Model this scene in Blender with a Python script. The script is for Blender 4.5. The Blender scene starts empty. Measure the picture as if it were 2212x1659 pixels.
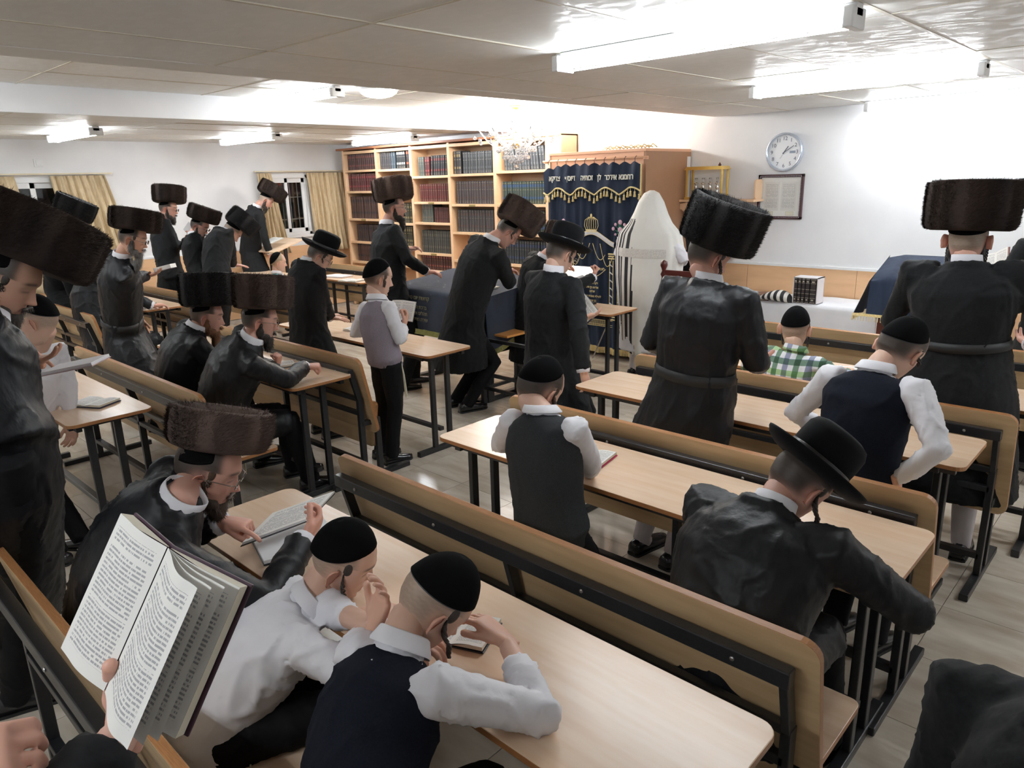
import bpy, bmesh, math, random
import numpy as np
from mathutils import Vector, Matrix, Quaternion, noise
random.seed(7)
S = bpy.context.scene; COL = S.collection
PI = math.pi
V = Vector
# ---------- camera, world, exposure ----------
cam = bpy.data.cameras.new('camera'); camo = bpy.data.objects.new('camera', cam); COL.objects.link(camo); S.camera = camo
cam.sensor_fit = 'HORIZONTAL'; cam.sensor_width = 36.0; cam.lens = 36.0*1574.0/2212.0; cam.clip_start = 0.02
def cam_matrix(pitch, roll, yaw):
    cp, sp, cr, sr, c, s = math.cos(pitch), math.sin(pitch), math.cos(roll), math.sin(roll), math.cos(yaw), math.sin(yaw)
    f0 = V((-s, c, 0)); r0 = V((c, s, 0)); u = V((0, 0, 1))
    fw = cp*f0-sp*u; up = cp*u+sp*f0; r = cr*r0+sr*up; d = cr*up-sr*r0
    m = Matrix((r, d, -fw)).transposed().to_4x4(); m.translation = V((0, 0, 2.0)); return m
camo.matrix_world = cam_matrix(0.27297, -0.0267, 0.7603)
w = bpy.data.worlds.new('world'); S.world = w; w.use_nodes = True
w.node_tree.nodes['Background'].inputs[0].default_value = (0.9, 0.93, 1, 1); w.node_tree.nodes['Background'].inputs[1].default_value = 0.25
S.view_settings.view_transform = 'Standard'; S.view_settings.look = 'None'; S.view_settings.gamma = 1; S.view_settings.exposure = 0.82
S.view_settings.use_curve_mapping = False
S.cycles.max_bounces = 7; S.cycles.diffuse_bounces = 4; S.cycles.glossy_bounces = 3; S.cycles.sample_clamp_indirect = 4
# ---------- materials ----------
MATS = {}
def mat(name, col, rough=0.5, metal=0.0, emit=None, es=1.0, spec=0.5, noise_s=None, noise_c=None, bump=0.0, bump_s=50.0, stretch=None, sheen=0.0, trans=0.0, coat=0.0, attr=None, alpha=1.0, cracks=None):
    if name in MATS: return MATS[name]
    m = bpy.data.materials.new(name); m.use_nodes = True; nt = m.node_tree; N = nt.nodes; L = nt.links
    b = N['Principled BSDF']
    b.inputs['Base Color'].default_value = (*col, 1); b.inputs['Roughness'].default_value = rough; b.inputs['Metallic'].default_value = metal
    b.inputs['Specular IOR Level'].default_value = spec
    if sheen: b.inputs['Sheen Weight'].default_value = sheen
    if trans: b.inputs['Transmission Weight'].default_value = trans
    if coat: b.inputs['Coat Weight'].default_value = coat; b.inputs['Coat Roughness'].default_value = 0.08
    if alpha < 1: b.inputs['Alpha'].default_value = alpha
    if emit: b.inputs['Emission Color'].default_value = (*emit, 1); b.inputs['Emission Strength'].default_value = es
    tc = N.new('ShaderNodeTexCoord'); mp = N.new('ShaderNodeMapping'); L.new(tc.outputs['Object'], mp.inputs[0])
    if stretch: mp.inputs['Scale'].default_value = stretch
    src = None
    if attr:
        a = N.new('ShaderNodeAttribute'); a.attribute_name = attr; src = a.outputs['Color']
    if noise_s:
        n = N.new('ShaderNodeTexNoise'); n.inputs['Scale'].default_value = noise_s; n.inputs['Detail'].default_value = 5; L.new(mp.outputs[0], n.inputs[0])
        mx = N.new('ShaderNodeMix'); mx.data_type = 'RGBA'
        rmp = N.new('ShaderNodeMapRange'); rmp.inputs[1].default_value = 0.35; rmp.inputs[2].default_value = 0.65; L.new(n.outputs[0], rmp.inputs[0]); L.new(rmp.outputs[0], mx.inputs[0])
        if src is not None:
            mx.blend_type = 'MULTIPLY'; L.new(src, mx.inputs[6]); mx.inputs[7].default_value = (*(noise_c or col), 1)
        else:
            mx.inputs[6].default_value = (*col, 1); mx.inputs[7].default_value = (*(noise_c or col), 1)
        src = mx.outputs[2]
    if src is not None: L.new(src, b.inputs['Base Color'])
    if bump:
        n2 = N.new('ShaderNodeTexNoise'); n2.inputs['Scale'].default_value = bump_s; n2.inputs['Detail'].default_value = 4; L.new(mp.outputs[0], n2.inputs[0])
        bp = N.new('ShaderNodeBump'); bp.inputs['Strength'].default_value = bump; bp.inputs['Distance'].default_value = 0.02; L.new(n2.outputs[0], bp.inputs['Height']); L.new(bp.outputs[0], b.inputs['Normal'])
    m.diffuse_color = (*col, 1); MATS[name] = m; return m
BEECH = mat('beech_top', (0.82, 0.62, 0.46), 0.26, noise_s=3, noise_c=(0.77, 0.54, 0.37), stretch=(1, 9, 1), spec=0.5, bump=0.02, bump_s=60)
BACKW = mat('beech_back', (0.68, 0.48, 0.27), 0.42, noise_s=3, noise_c=(0.58, 0.39, 0.21), stretch=(1, 9, 9))
EDGE = mat('edge_wood', (0.42, 0.19, 0.07), 0.4, noise_s=30, noise_c=(0.30, 0.13, 0.05), stretch=(1, 20, 20))
SHELFW = mat('shelf_wood', (0.83, 0.57, 0.36), 0.45, noise_s=4, noise_c=(0.75, 0.49, 0.29), stretch=(1, 1, 1))
WAINS = mat('wainscot_wood', (0.82, 0.52, 0.30), 0.4, noise_s=2.5, noise_c=(0.74, 0.45, 0.25), stretch=(1, 1, 5))
BLACK = mat('black_steel', (0.014, 0.015, 0.017), 0.33, noise_s=80, noise_c=(0.02, 0.021, 0.024), spec=0.5)
WALLM = mat('wall_paint', (0.86, 0.86, 0.87), 0.8, noise_s=3, noise_c=(0.82, 0.82, 0.84), bump=0.05, bump_s=120)
WHITE = mat('white_plastic', (0.86, 0.87, 0.88), 0.35)
STEEL = mat('steel', (0.7, 0.7, 0.7), 0.25, metal=1)
GOLD = mat('gold', (0.85, 0.60, 0.18), 0.28, metal=0.9)
GOLDT = mat('gold_thread', (0.72, 0.56, 0.22), 0.6, noise_s=90, noise_c=(0.85, 0.72, 0.4))
SILVT = mat('silver_thread', (0.55, 0.54, 0.58), 0.5, noise_s=200, noise_c=(0.75, 0.75, 0.78))
NAVY = mat('navy_velvet', (0.016, 0.024, 0.045), 0.75, noise_s=6, noise_c=(0.024, 0.034, 0.06), spec=.15, sheen=0.03, stretch=(3, 3, .5))
MAHOG = mat('mahogany', (0.08, 0.015, 0.012), 0.3)
CEILM = None
# ---------- mesh builder ----------
class MB:
    def __init__(s): s.v = []; s.f = []; s.m = []; s.col = None
    def add(s, vs, fs, mi=0):
        o = len(s.v); s.v.extend([tuple(p) for p in vs]); s.f.extend([tuple(i+o for i in q) for q in fs]); s.m.extend([mi]*len(fs)); return s
    def box(s, lo, hi, mi=0, M=None):
        x0, y0, z0 = lo; x1, y1, z1 = hi
        vs = [V(p) for p in ((x0, y0, z0), (x1, y0, z0), (x1, y1, z0), (x0, y1, z0), (x0, y0, z1), (x1, y0, z1), (x1, y1, z1), (x0, y1, z1))]
        if M is not None: vs = [M @ p for p in vs]
        return s.add(vs, [(0, 3, 2, 1), (4, 5, 6, 7), (0, 1, 5, 4), (1, 2, 6, 5), (2, 3, 7, 6), (3, 0, 4, 7)], mi)
    def bar(s, a, b, w, h=None, mi=0, up=(0, 0, 1)):
        a = V(a); b = V(b); d = (b-a); L = d.length; d = d/L; h = h or w
        u = V(up)
        if abs(d.dot(u)) > 0.95: u = V((1, 0, 0))
        sx = d.cross(u).normalized(); sy = sx.cross(d)
        M = Matrix((sx, d, sy)).transposed().to_4x4(); M.translation = a
        return s.box((-w/2, 0, -h/2), (w/2, L, h/2), mi, M)
    def tube(s, pts, r, n=8, mi=0, cap=True, sq=None, closed=False):
        pts = [V(p) for p in pts]; k = len(pts); rs = r if hasattr(r, '__len__') else [r]*k
        rings = []; prev = None
        for i, p in enumerate(pts):
            if closed: t = pts[(i+1) % k]-pts[i-1]
            else: t = pts[min(i+1, k-1)]-pts[max(i-1, 0)]
            t = t.normalized() if t.length > 1e-9 else V((0, 0, 1))
            if prev is None:
                u = V((0, 0, 1)) if abs(t.z) < 0.9 else V((1, 0, 0)); a = t.cross(u).normalized()
            else:
                a = prev-t*prev.dot(t); a = a.normalized() if a.length > 1e-6 else t.orthogonal().normalized()
            prev = a; b = t.cross(a)
            rings.append([p+(a*math.cos(2*PI*j/n)+b*math.sin(2*PI*j/n))*rs[i] for j in range(n)])
        o = len(s.v); vs = [q for R in rings for q in R]; fs = []
        for i in range(k if closed else k-1):
            i2 = (i+1) % k
            for j in range(n): fs.append((i*n+j, i*n+(j+1) % n, i2*n+(j+1) % n, i2*n+j))
        if cap and not closed: fs.append(tuple(range(n))[::-1]); fs.append(tuple((k-1)*n+j for j in range(n)))
        return s.add(vs, fs, mi)
    def lathe(s, prof, n=24, M=None, mi=0, sx=1, sy=1, close=False):
        vs = []; fs = []
        for r, z in prof:
            for j in range(n): vs.append(V((r*sx*math.cos(2*PI*j/n), r*sy*math.sin(2*PI*j/n), z)))
        k = len(prof)
        for i in range(k-1+(1 if close else 0)):
            i2 = (i+1) % k
            for j in range(n): fs.append((i*n+j, i*n+(j+1) % n, i2*n+(j+1) % n, i2*n+j))
        if not close:
            if prof[0][0] > 1e-5: fs.append(tuple(range(n))[::-1])
            if prof[-1][0] > 1e-5: fs.append(tuple((k-1)*n+j for j in range(n)))
        if M is not None: vs = [M @ p for p in vs]
        return s.add(vs, fs, mi)
    def prism(s, outline, z0, z1, mi=0, ms=None, M=None):
        n = len(outline); vs = [V((x, y, z0)) for x, y in outline]+[V((x, y, z1)) for x, y in outline]
        if M is not None: vs = [M @ p for p in vs]
        o = len(s.v); s.v.extend([tuple(p) for p in vs])
        s.f += [tuple(o+i for i in range(n))[::-1], tuple(o+n+i for i in range(n))]; s.m += [mi, mi]
        for i in range(n): s.f.append((o+i, o+(i+1) % n, o+n+(i+1) % n, o+n+i)); s.m.append(mi if ms is None else ms)
        return s
    def grid(s, fn, nu, nv, mi=0):
        vs = [fn(i/(nu-1), j/(nv-1)) for j in range(nv) for i in range(nu)]
        return s.add(vs, [(j*nu+i, j*nu+i+1, (j+1)*nu+i+1, (j+1)*nu+i) for j in range(nv-1) for i in range(nu-1)], mi)
    def ell(s, c, r, n=16, m=10, mi=0, M=None):
        c = V(c); vs = []; fs = []
        for i in range(m+1):
            ph = PI*i/m
            for j in range(n):
                p = V((r[0]*math.sin(ph)*math.cos(2*PI*j/n), r[1]*math.sin(ph)*math.sin(2*PI*j/n), r[2]*math.cos(ph)))
                vs.append(c+(M @ p if M is not None else p))
        for i in range(m):
            for j in range(n): fs.append((i*n+j, (i+1)*n+j, (i+1)*n+(j+1) % n, i*n+(j+1) % n))
        return s.add(vs, fs, mi)
    def mesh(s, name, mats=()):
        me = bpy.data.meshes.new(name); me.from_pydata(s.v, [], s.f)
        for m in mats: me.materials.append(m)
        if len(mats) > 1: me.polygons.foreach_set('material_index', s.m)
        return me
    def build(s, name, mats, parent=None, smooth=False, bevel=0, loc=None, label=None, cat=None, group=None, kind=None, angle=None):
        if not isinstance(mats, (list, tuple)): mats = [mats]
        me = s.mesh(name, mats)
        if smooth: me.polygons.foreach_set('use_smooth', [True]*len(me.polygons))
        me.update()
        o = bpy.data.objects.new(name, me); COL.objects.link(o)
        if angle: me.set_sharp_from_angle(angle=math.radians(angle))
        if bevel:
            b = o.modifiers.new('b', 'BEVEL'); b.width = bevel; b.segments = 2; b.limit_method = 'ANGLE'
        if parent: o.parent = parent
        if loc is not None: o.location = loc
        tag(o, label, cat, group, kind); return o
def tag(o, label=None, cat=None, group=None, kind=None):
    if label: o['label'] = label
    if cat: o['category'] = cat
    if group: o['group'] = group
    if kind: o['kind'] = kind
    return o
def empty(name, loc, rz=0, label=None, cat=None, group=None, M=None):
    o = bpy.data.objects.new(name, None); COL.objects.link(o); o.empty_display_size = 0.1
    if M is not None: o.matrix_world = M
    else: o.location = loc; o.rotation_euler = (0, 0, rz)
    return tag(o, label, cat, group)
KIDS = {}
def copy_tree(o, parent=None):
    c = o.copy(); COL.objects.link(c)
    if parent: c.parent = parent
    for ch in o.children: copy_tree(ch, c)
    return c
def rrect(x0, y0, x1, y1, r, n=5):
    out = []
    for cx, cy, a0 in ((x1-r, y1-r, 0), (x0+r, y1-r, 90), (x0+r, y0+r, 180), (x1-r, y0+r, 270)):
        for i in range(n+1):
            a = math.radians(a0+90*i/n); out.append((cx+r*math.cos(a), cy+r*math.sin(a)))
    return out
def struct(o): o['kind'] = 'structure'; return o
# ================= ROOM =================
YF, XW, ZC = 7.6, -10.95, 2.6
# floor: a mortar bed with separate tiles
fl = struct(MB().box((-11.1, -2.5, -0.12), (2.2, 7.75, -0.008)).build('floor', mat('grout', (0.42, 0.38, 0.33), 0.8)))
def tile_mat():
    m = mat('floor_tile', (0.68, 0.62, 0.53), 0.16, noise_s=2.2, noise_c=(0.52, 0.44, 0.35), stretch=(1.2, 4.5, 1), spec=0.5)
    nt = m.node_tree; tc = [n for n in nt.nodes if n.type == 'TEX_COORD'][0]; mp = [n for n in nt.nodes if n.type == 'MAPPING'][0]
    oi = nt.nodes.new('ShaderNodeObjectInfo'); g = nt.nodes.new('ShaderNodeNewGeometry'); cb = nt.nodes.new('ShaderNodeVectorMath'); cb.operation = 'ADD'
    mu = nt.nodes.new('ShaderNodeVectorMath'); mu.operation = 'SCALE'; mu.inputs['Scale'].default_value = 9.0
    cx = nt.nodes.new('ShaderNodeCombineXYZ'); nt.links.new(oi.outputs['Random'], cx.inputs[0]); nt.links.new(oi.outputs['Random'], cx.inputs[1])
    nt.links.new(cx.outputs[0], mu.inputs[0]); nt.links.new(tc.outputs['Object'], cb.inputs[0]); nt.links.new(mu.outputs[0], cb.inputs[1]); nt.links.new(cb.outputs[0], mp.inputs[0])
    return m
TM = tile_mat(); T = 0.472; g = 0.0016
tb = MB().box((g, g, -0.012), (T-g, T-g, 0)); tmesh = tb.mesh('tile', [TM])
cells = [(i, j) for i in range(-21, 6) for j in range(-9, 12)]
cells = [(i, j) for i, j in cells if -10.95 < -0.63+(i+.9)*T and -0.63+i*T < 2.1 and 2.64+j*T < 7.5 and 2.64+(j+1)*T > -2.2]
inview = sorted(cells, key=lambda c: (-0.63+c[0]*T)**2+(2.64+c[1]*T)**2+(0 if (2.64+c[1]*T > 0.2 and -0.63+c[0]*T < 0.2) else 400))
rest = MB()
for k, (i, j) in enumerate(inview):
    x, y = -0.63+i*T, 2.64+j*T
    if k < 290:
        o = bpy.data.objects.new('tile', tmesh); COL.objects.link(o); o.parent = fl; o.location = (x, y, 0)
    else: rest.box((x+g, y+g, -0.012), (x+T-g, y+T-g, 0))
rest.build('tile_field', TM, fl, kind='stuff')
# walls
struct(MB().box((-11.15, YF, 0), (2.3, YF+0.15, 3.0)).build('wall_front', WALLM))
struct(MB().box((2.1, -2.6, 0), (2.3, YF, 3.0)).build('wall_right', WALLM))
struct(MB().box((-11.15, -2.75, 0), (2.3, -2.6, 3.0)).build('wall_back', WALLM))
wl = MB()
WIN = [(2.35, 3.28), (5.98, 6.76)]; WZ0, WZ1 = 1.22, 2.17
ys = [-2.6]+[q for w_ in WIN for q in w_]+[YF]
for a in range(0, len(ys), 2): wl.box((-11.15, ys[a], 0), (XW, ys[a+1], 3.0))
for a, b in WIN: wl.box((-11.15, a, 0), (XW, b, WZ0)); wl.box((-11.15, a, WZ1), (XW, b, 3.0))
struct(wl.build('wall_left', WALLM))
DARKG = mat('night_glass', (0.012, 0.014, 0.018), 0.08, spec=0.6)
for k, (a, b) in enumerate(WIN):
    wr = struct(empty('window_%d' % (k+1), (XW, a, WZ0)))
    W_, H_ = b-a, WZ1-WZ0
    f = MB()
    for lo, hi in (((-.06, 0, 0), (.02, .05, H_)), ((-.06, W_-.05, 0), (.02, W_, H_)), ((-.06, 0, 0), (.02, W_, .05)), ((-.06, 0, H_-.05), (.02, W_, H_))): f.box(lo, hi)
    f.build('window_frame', WHITE, wr, bevel=.004)
    for s0, xx in ((0.05, -.02), (W_/2-.02, -.05)):
        s1 = s0+W_/2-.03; q = MB()
        for lo, hi in (((0, s0, .05), (.03, s0+.055, H_-.05)), ((0, s1-.055, .05), (.03, s1, H_-.05)), ((0, s0, .05), (.03, s1, .11)), ((0, s0, H_-.12), (.03, s1, H_-.05))): q.box(lo, hi)
        sa = q.build('sash', WHITE, wr, bevel=.003); sa.location.x = xx
        MB().box((.012, s0+.05, .1), (.018, s1-.05, H_-.11)).build('pane', mat('clear_glass', (0.9, .95, 1), 0.02, trans=1.0, spec=.5), sa)
    MB().box((-.19, -.02, -.04), (.05, W_+.02, 0)).build('sill', WHITE, wr, bevel=.004)
    gb = MB()
    if k == 1:
        for i in range(6): gb.bar((-.13, .09+i*.14, 0), (-.13, .09+i*.14, H_), .014, .014)
        for z in (.25, .6): gb.bar((-.14, 0, z), (-.14, W_, z), .02, .01)
        gb.build('grille', mat('grille_paint', (.55, .54, .48), .5), wr)
    else:
        MB().box((-.14, .04, 0), (-.12, W_*.55, H_)).build('shutter', mat('shutter_grey', (.16, .16, .17), .6), wr)
    MB().box((-.2, -.1, -.1), (-.19, W_+.1, H_+.1)).build('night_outside', DARKG, wr)
# wainscot boards and trims
tr = struct(empty('trim_1', (0, 0, 0)))
def panel_run(name, y, x0, x1, z0, z1, n, par):
    for i in range(n):
        a = x0+(x1-x0)*i/n; b = x0+(x1-x0)*(i+1)/n
        MB().box((a+.0015, y-.02, z0), (b-.0015, y, z1)).build('panel', WAINS, par, bevel=.002)
panel_run('p', YF, -5.9, 2.1, 0, 1.05, 7, tr)
MB().box((-5.9, YF-.028, 1.05), (2.1, YF, 1.075)).build('trim_cap', WHITE, tr)
tr2 = struct(empty('trim_2', (0, 0, 0)))
for i in range(8):
    a, b = -2.5+i*1.25, -2.5+(i+1)*1.25
    MB().box((XW, a+.0015, 0), (XW+.02, b-.0015, 1.05)).build('panel', WAINS, tr2, bevel=.002)
MB().box((XW, -2.5, 1.05), (XW+.026, 7.5, 1.075)).build('trim_cap', WHITE, tr2)
# ceilings: three bays with a beam strip and a deep white beam
def ceil_mat():
    m = mat('ceiling_vinyl', (0.82, 0.81, 0.78), 0.5, spec=0.5); nt = m.node_tree; N = nt.nodes; L = nt.links; b = N['Principled BSDF']
    tc = [n for n in N if n.type == 'TEX_COORD'][0]
    mp = N.new('ShaderNodeMapping'); mp.inputs['Scale'].default_value = (16, 30, 9); L.new(tc.outputs['Object'], mp.inputs[0])
    v = N.new('ShaderNodeTexVoronoi'); v.inputs['Scale'].default_value = 1.0; L.new(mp.outputs[0], v.inputs[0])
    n = N.new('ShaderNodeTexNoise'); n.inputs['Scale'].default_value = 90; L.new(tc.outputs['Object'], n.inputs[0])
    st = N.new('ShaderNodeMapRange'); st.inputs[1].default_value = 0.45; st.inputs[2].default_value = .7; L.new(v.outputs['Color'], st.inputs[0])
    rr = N.new('ShaderNodeMapRange'); rr.inputs[3].default_value = 0.55; rr.inputs[4].default_value = 0.34; L.new(st.outputs[0], rr.inputs[0]); L.new(rr.outputs[0], b.inputs['Roughness'])
    ad = N.new('ShaderNodeMath'); ad.operation = 'ADD'; mu = N.new('ShaderNodeMath'); mu.operation = 'MULTIPLY'; mu.inputs[1].default_value = .5; L.new(n.outputs[0], mu.inputs[0]); L.new(mu.outputs[0], ad.inputs[0]); L.new(st.outputs[0], ad.inputs[1])
    bp = N.new('ShaderNodeBump'); bp.inputs['Strength'].default_value = 0.10; bp.inputs['Distance'].default_value = 0.003; L.new(ad.outputs[0], bp.inputs['Height']); L.new(bp.outputs[0], b.inputs['Normal'])
    return m
CEILM = ceil_mat()
ce = struct(MB().box((-11.2, -2.75, 2.95), (2.3, 7.75, 3.05)).build('ceiling', mat('slab_dark', (.1, .1, .1), .9)))
def ceil_bay(x0, x1, z, xs, ys_):
    xs = [x0]+[q for q in xs if x0+.05 < q < x1-.05]+[x1]
    for i in range(len(xs)-1):
        for j in range(len(ys_)-1):
            k = .004; sag = random.uniform(-.003, .003)
            MB().box((xs[i]+k, ys_[j]+k, z+sag), (xs[i+1]-k, ys_[j+1]-k, z+.015+sag)).build('panel', CEILM, ce)
    for q in xs[1:-1]: MB().box((q-.009, ys_[0], z-.003), (q+.009, ys_[-1], z+.01)).build('seam_strip', CEILT, ce)
    for q in ys_[1:-1]: MB().box((x0, q-.006, z-.0025), (x1, q+.006, z+.01)).build('seam_strip', CEILT, ce)
    MB().box((x0, ys_[0], z+.02), (x1, ys_[-1], z+.03)).build('void_board', mat('void_dark', (.03, .03, .03), .9), ce)
CEILT = mat('seam_cream', (.62, .57, .47), .4)
yy = [-2.6, -1.0, .45, 1.9, 3.38, 4.8, 6.25, 7.58]
ceil_bay(-3.83, 2.1, 2.6, [-3.28, -2.5, -1.83, -1.08, -.35, .4, 1.2], yy)
ceil_bay(-7.1, -4.1, 2.84, [-6.35, -5.6, -4.85], [-2.6, -1.2, .3, 1.85, 3.35, 4.85, 6.3, 7.58])
ceil_bay(XW, -7.12, 2.64, [-10.2, -9.4, -8.6, -7.8], [-2.6, -1.2, .3, 1.85, 3.35, 4.85, 6.3, 7.58])
CEILP = mat('ceiling_plain', (.80, .78, .75), .5)
struct(MB().box((-4.1, -2.6, 2.598), (-3.84, YF, 2.95)).build('beam', CEILP, bevel=.004))
struct(MB().box((-7.13, -2.6, 2.62), (-7.1, YF, 2.95)).build('beam', WALLM, bevel=.004))
# fluorescent fixtures
TUBE = mat('tube_glow', (1, 1, 1), .3, emit=(0.90, 0.96, 1.0), es=42.0)
def make_fixture():
    r = empty('ceiling_lamp', (0, 0, 0), cat='lamp', group='fluorescent ceiling fittings')
    b = MB().box((-.72, -.034, -.05), (.72, .034, 0)).build('housing', WHITE, r, bevel=.005)
    MB().prism([(-.045, 0), (.045, 0), (.015, -.03), (-.015, -.03)], -.7, .7, M=Matrix(((0, 0, 1, 0), (1, 0, 0, 0), (0, 1, 0, -.049), (0, 0, 0, 1)))).build('reflector', mat('reflector', (.9, .9, .9), .3), r)
    for sx in (-1, 1):
        MB().box((sx*.7-.02, -.066, -.09), (sx*.7+.02, .066, -.015)).build('lamp_holder', WHITE, r, bevel=.006)
    for y in (-.046, .046):
        MB().tube([(-.685, y, -.066), (.685, y, -.066)], .016, 12).build('tube', TUBE, r, smooth=True)
    return r
fx = make_fixture()
FX = [(-1.80, 3.06, 2.6, 'fluorescent fitting hanging over the second desk row'), (-1.82, 5.24, 2.6, 'fluorescent fitting close to the beam and the clock wall'), (-1.74, 7.34, 2.6, 'fluorescent fitting tight against the white clock wall'),
      (-6.55, 4.0, 2.84, 'fluorescent fitting in the raised middle ceiling'), (-9.2, 2.85, 2.64, 'fluorescent fitting above the window with a grey shutter'), (-9.3, 4.95, 2.64, 'fluorescent fitting above the far wall between the windows'),
      (-8.95, 6.85, 2.64, 'fluorescent fitting just in front of the bookcase'), (-6.2, .75, 2.84, 'fluorescent fitting of the raised ceiling, out of the picture'),
      (0.95, 4.8, 2.6, 'fluorescent fitting over the aisle, out of the picture'), (-1.2, -1.0, 2.6, 'fluorescent fitting behind the camera'), (-9.3, .3, 2.64, 'fluorescent fitting beyond the picture edge on the window side')]
for i, (x, y, z, lb) in enumerate(FX):
    o = fx if i == 0 else copy_tree(fx); o.location = (x, y, z); o['label'] = lb
ro = empty('ceiling_lamp', (-5.72, 4.36, 2.84), label='round glowing ceiling lamp beside the raised fluorescent fitting', cat='lamp')
MB().lathe([(.19, 0), (.19, -.02), (.17, -.03)], 32).build('base', WHITE, ro, smooth=True)
MB().lathe([(.172, -.02), (.16, -.05), (.12, -.075), (.06, -.088), (0, -.09)], 32).build('diffuser', mat('glow_disc', (1, 1, 1), .3, emit=(1, .97, .92), es=25), ro, smooth=True)
# curtains at the windows
CUR = mat('curtain_cloth', (0.55, 0.42, 0.25), 0.6, noise_s=14, noise_c=(0.66, 0.53, 0.34), stretch=(3, 3, 1), sheen=.2)
def curtain(y0, y1, yb0, yb1, z0, z1, n, label, amp=.035):
    m = MB()
    def fn(u, v):
        e = v; a = y0+(y1-y0)*u; b = yb0+(yb1-yb0)*u; y = a*(1-e)+b*e
        ph = u*n*2*PI; k = .6+.6*e
        x = XW+.09+amp*k*math.sin(ph)+.012*math.sin(ph*2.3+v*5)+.01*math.sin(u*37+v*9)
        return V((x, y, z1+(z0-z1)*v))
    m.grid(fn, n*10+1, 18)
    o = m.build('curtain', CUR, smooth=True, label=label, cat='curtain'); md = o.modifiers.new('s', 'SOLIDIFY'); md.thickness = .004; return o
curtain(1.75, 2.62, 1.7, 2.78, .75, 2.2, 6, 'beige curtain partly behind the big fur hat, at the shuttered window')
curtain(3.0, 3.66, 3.15, 3.95, .75, 2.2, 7, 'wide flaring beige curtain drawn beside the shuttered window')
curtain(5.84, 6.08, 5.86, 6.28, .95, 2.2, 5, 'narrow beige curtain gathered behind the man at the lectern')
curtain(6.70, 7.42, 6.78, 7.50, .93, 2.2, 8, 'wide beige curtain hanging next to the bookcase')
for a, b, lb in ((1.7, 3.75, 'thin curtain rail over the shuttered window'), (5.8, 7.5, 'thin curtain rail over the barred window')):
    q = empty('curtain_rail', (XW, a, 2.215), label=lb, cat='curtain rail')
    MB().box((.07, 0, 0), (.11, b-a, .018)).build('rail', mat('rail_cream', (.7, .62, .45), .4), q)
    for t in (.1, b-a-.1): MB().box((0, t, 0), (.09, t+.015, .012)).build('bracket', WHITE, q)
tg = empty('wall_vent', (XW, 2.93, 2.36), label='small square white cover plate high on the window wall', cat='vent')
MB().box((0, -.05, -.05), (.012, .05, .05)).build('plate', WHITE, tg, bevel=.003); MB().box((.012, -.03, -.03), (.02, .03, .03)).build('cover', WHITE, tg, bevel=.003)
# ================= BENCHES AND DESKS =================
SCREW = mat('screw', (.5, .5, .5), .3, metal=1)
def make_bench(W, seat=True):
    """origin: floor under the middle of the back rail, sitters face +y"""
    r = empty('bench', (0, 0, 0), cat='bench'); h = W/2
    def pm(y0, z0, y1, z1, t):      # slanted board frame
        d = V((0, y1-y0, z1-z0)); L = d.length; d /= L; n = V((1, 0, 0)).cross(d)
        return Matrix(((1, 0, 0, 0), (0, d.y, n.y, y0), (0, d.z, n.z, z0), (0, 0, 0, 1))), L
    M, L = pm(.115, .34, .0, .885, .018)
    Mz = M.copy()
    MB().prism(rrect(-h, 0, h, L, .05), -.012, .012, mi=0, ms=1, M=Mz).build('backrest', [BACKW, EDGE], r, bevel=.002)
    if seat:
        MB().prism(rrect(-h+.01, .09, h-.01, .43, .03), .435, .457, mi=0, ms=1).build('seat', [BEECH, EDGE], r, bevel=.002)
    else:
        MB().prism(rrect(-h+.12, .20, h-.12, .52, .03), -.01, .01, mi=0, ms=1, M=Matrix(((1, 0, 0, 0), (0, .15, -1, .12), (0, 1, .15, 0), (0, 0, 0, 1)))).build('seat', [BACKW, EDGE], r)
    for sx in (-1, 0, 1):
        x = sx*(h-.07); f = MB()
        f.bar((x, .02, 0.02), (x, .02, .6), .04, .03); f.build('rear_leg', BLACK, r, bevel=.003)
        MB().bar((x, .02, .59), (x, -.035, .8), .04, .025).build('back_upright', BLACK, r, bevel=.003)
        if sx:
            MB().bar((x, .15, .02), (x, .15, .435), .04, .03).build('front_leg', BLACK, r, bevel=.003)
            MB().box((x-.02, -.24, 0), (x+.02, .40, .035)).build('foot', BLACK, r, bevel=.004)
            MB().box((x-.02, .02, .40), (x+.02, .40 if seat else .16, .434)).build('seat_bracket', BLACK, r, bevel=.003)
    MB().box((-h+.05, -.062, .765), (h-.05, -.022, .815)).build('top_rail', BLACK, r, bevel=.004)
    for z in (.48, .58): MB().box((-h+.07, -.0, z), (h-.07, .03, z+.03)).build('rail', BLACK, r, bevel=.003)
    MB().box((-h+.07, .0, .12), (h-.07, .04, .15)).build('stretcher', BLACK, r, bevel=.003)
    sc = MB()
    for x in (-h+.2, -h*.33, h*.33, h-.2): sc.ell((x, -.064, .79), (.007, .004, .007), 8, 6)
    sc.build('screw_heads', SCREW, r, kind='stuff')
    return r
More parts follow.
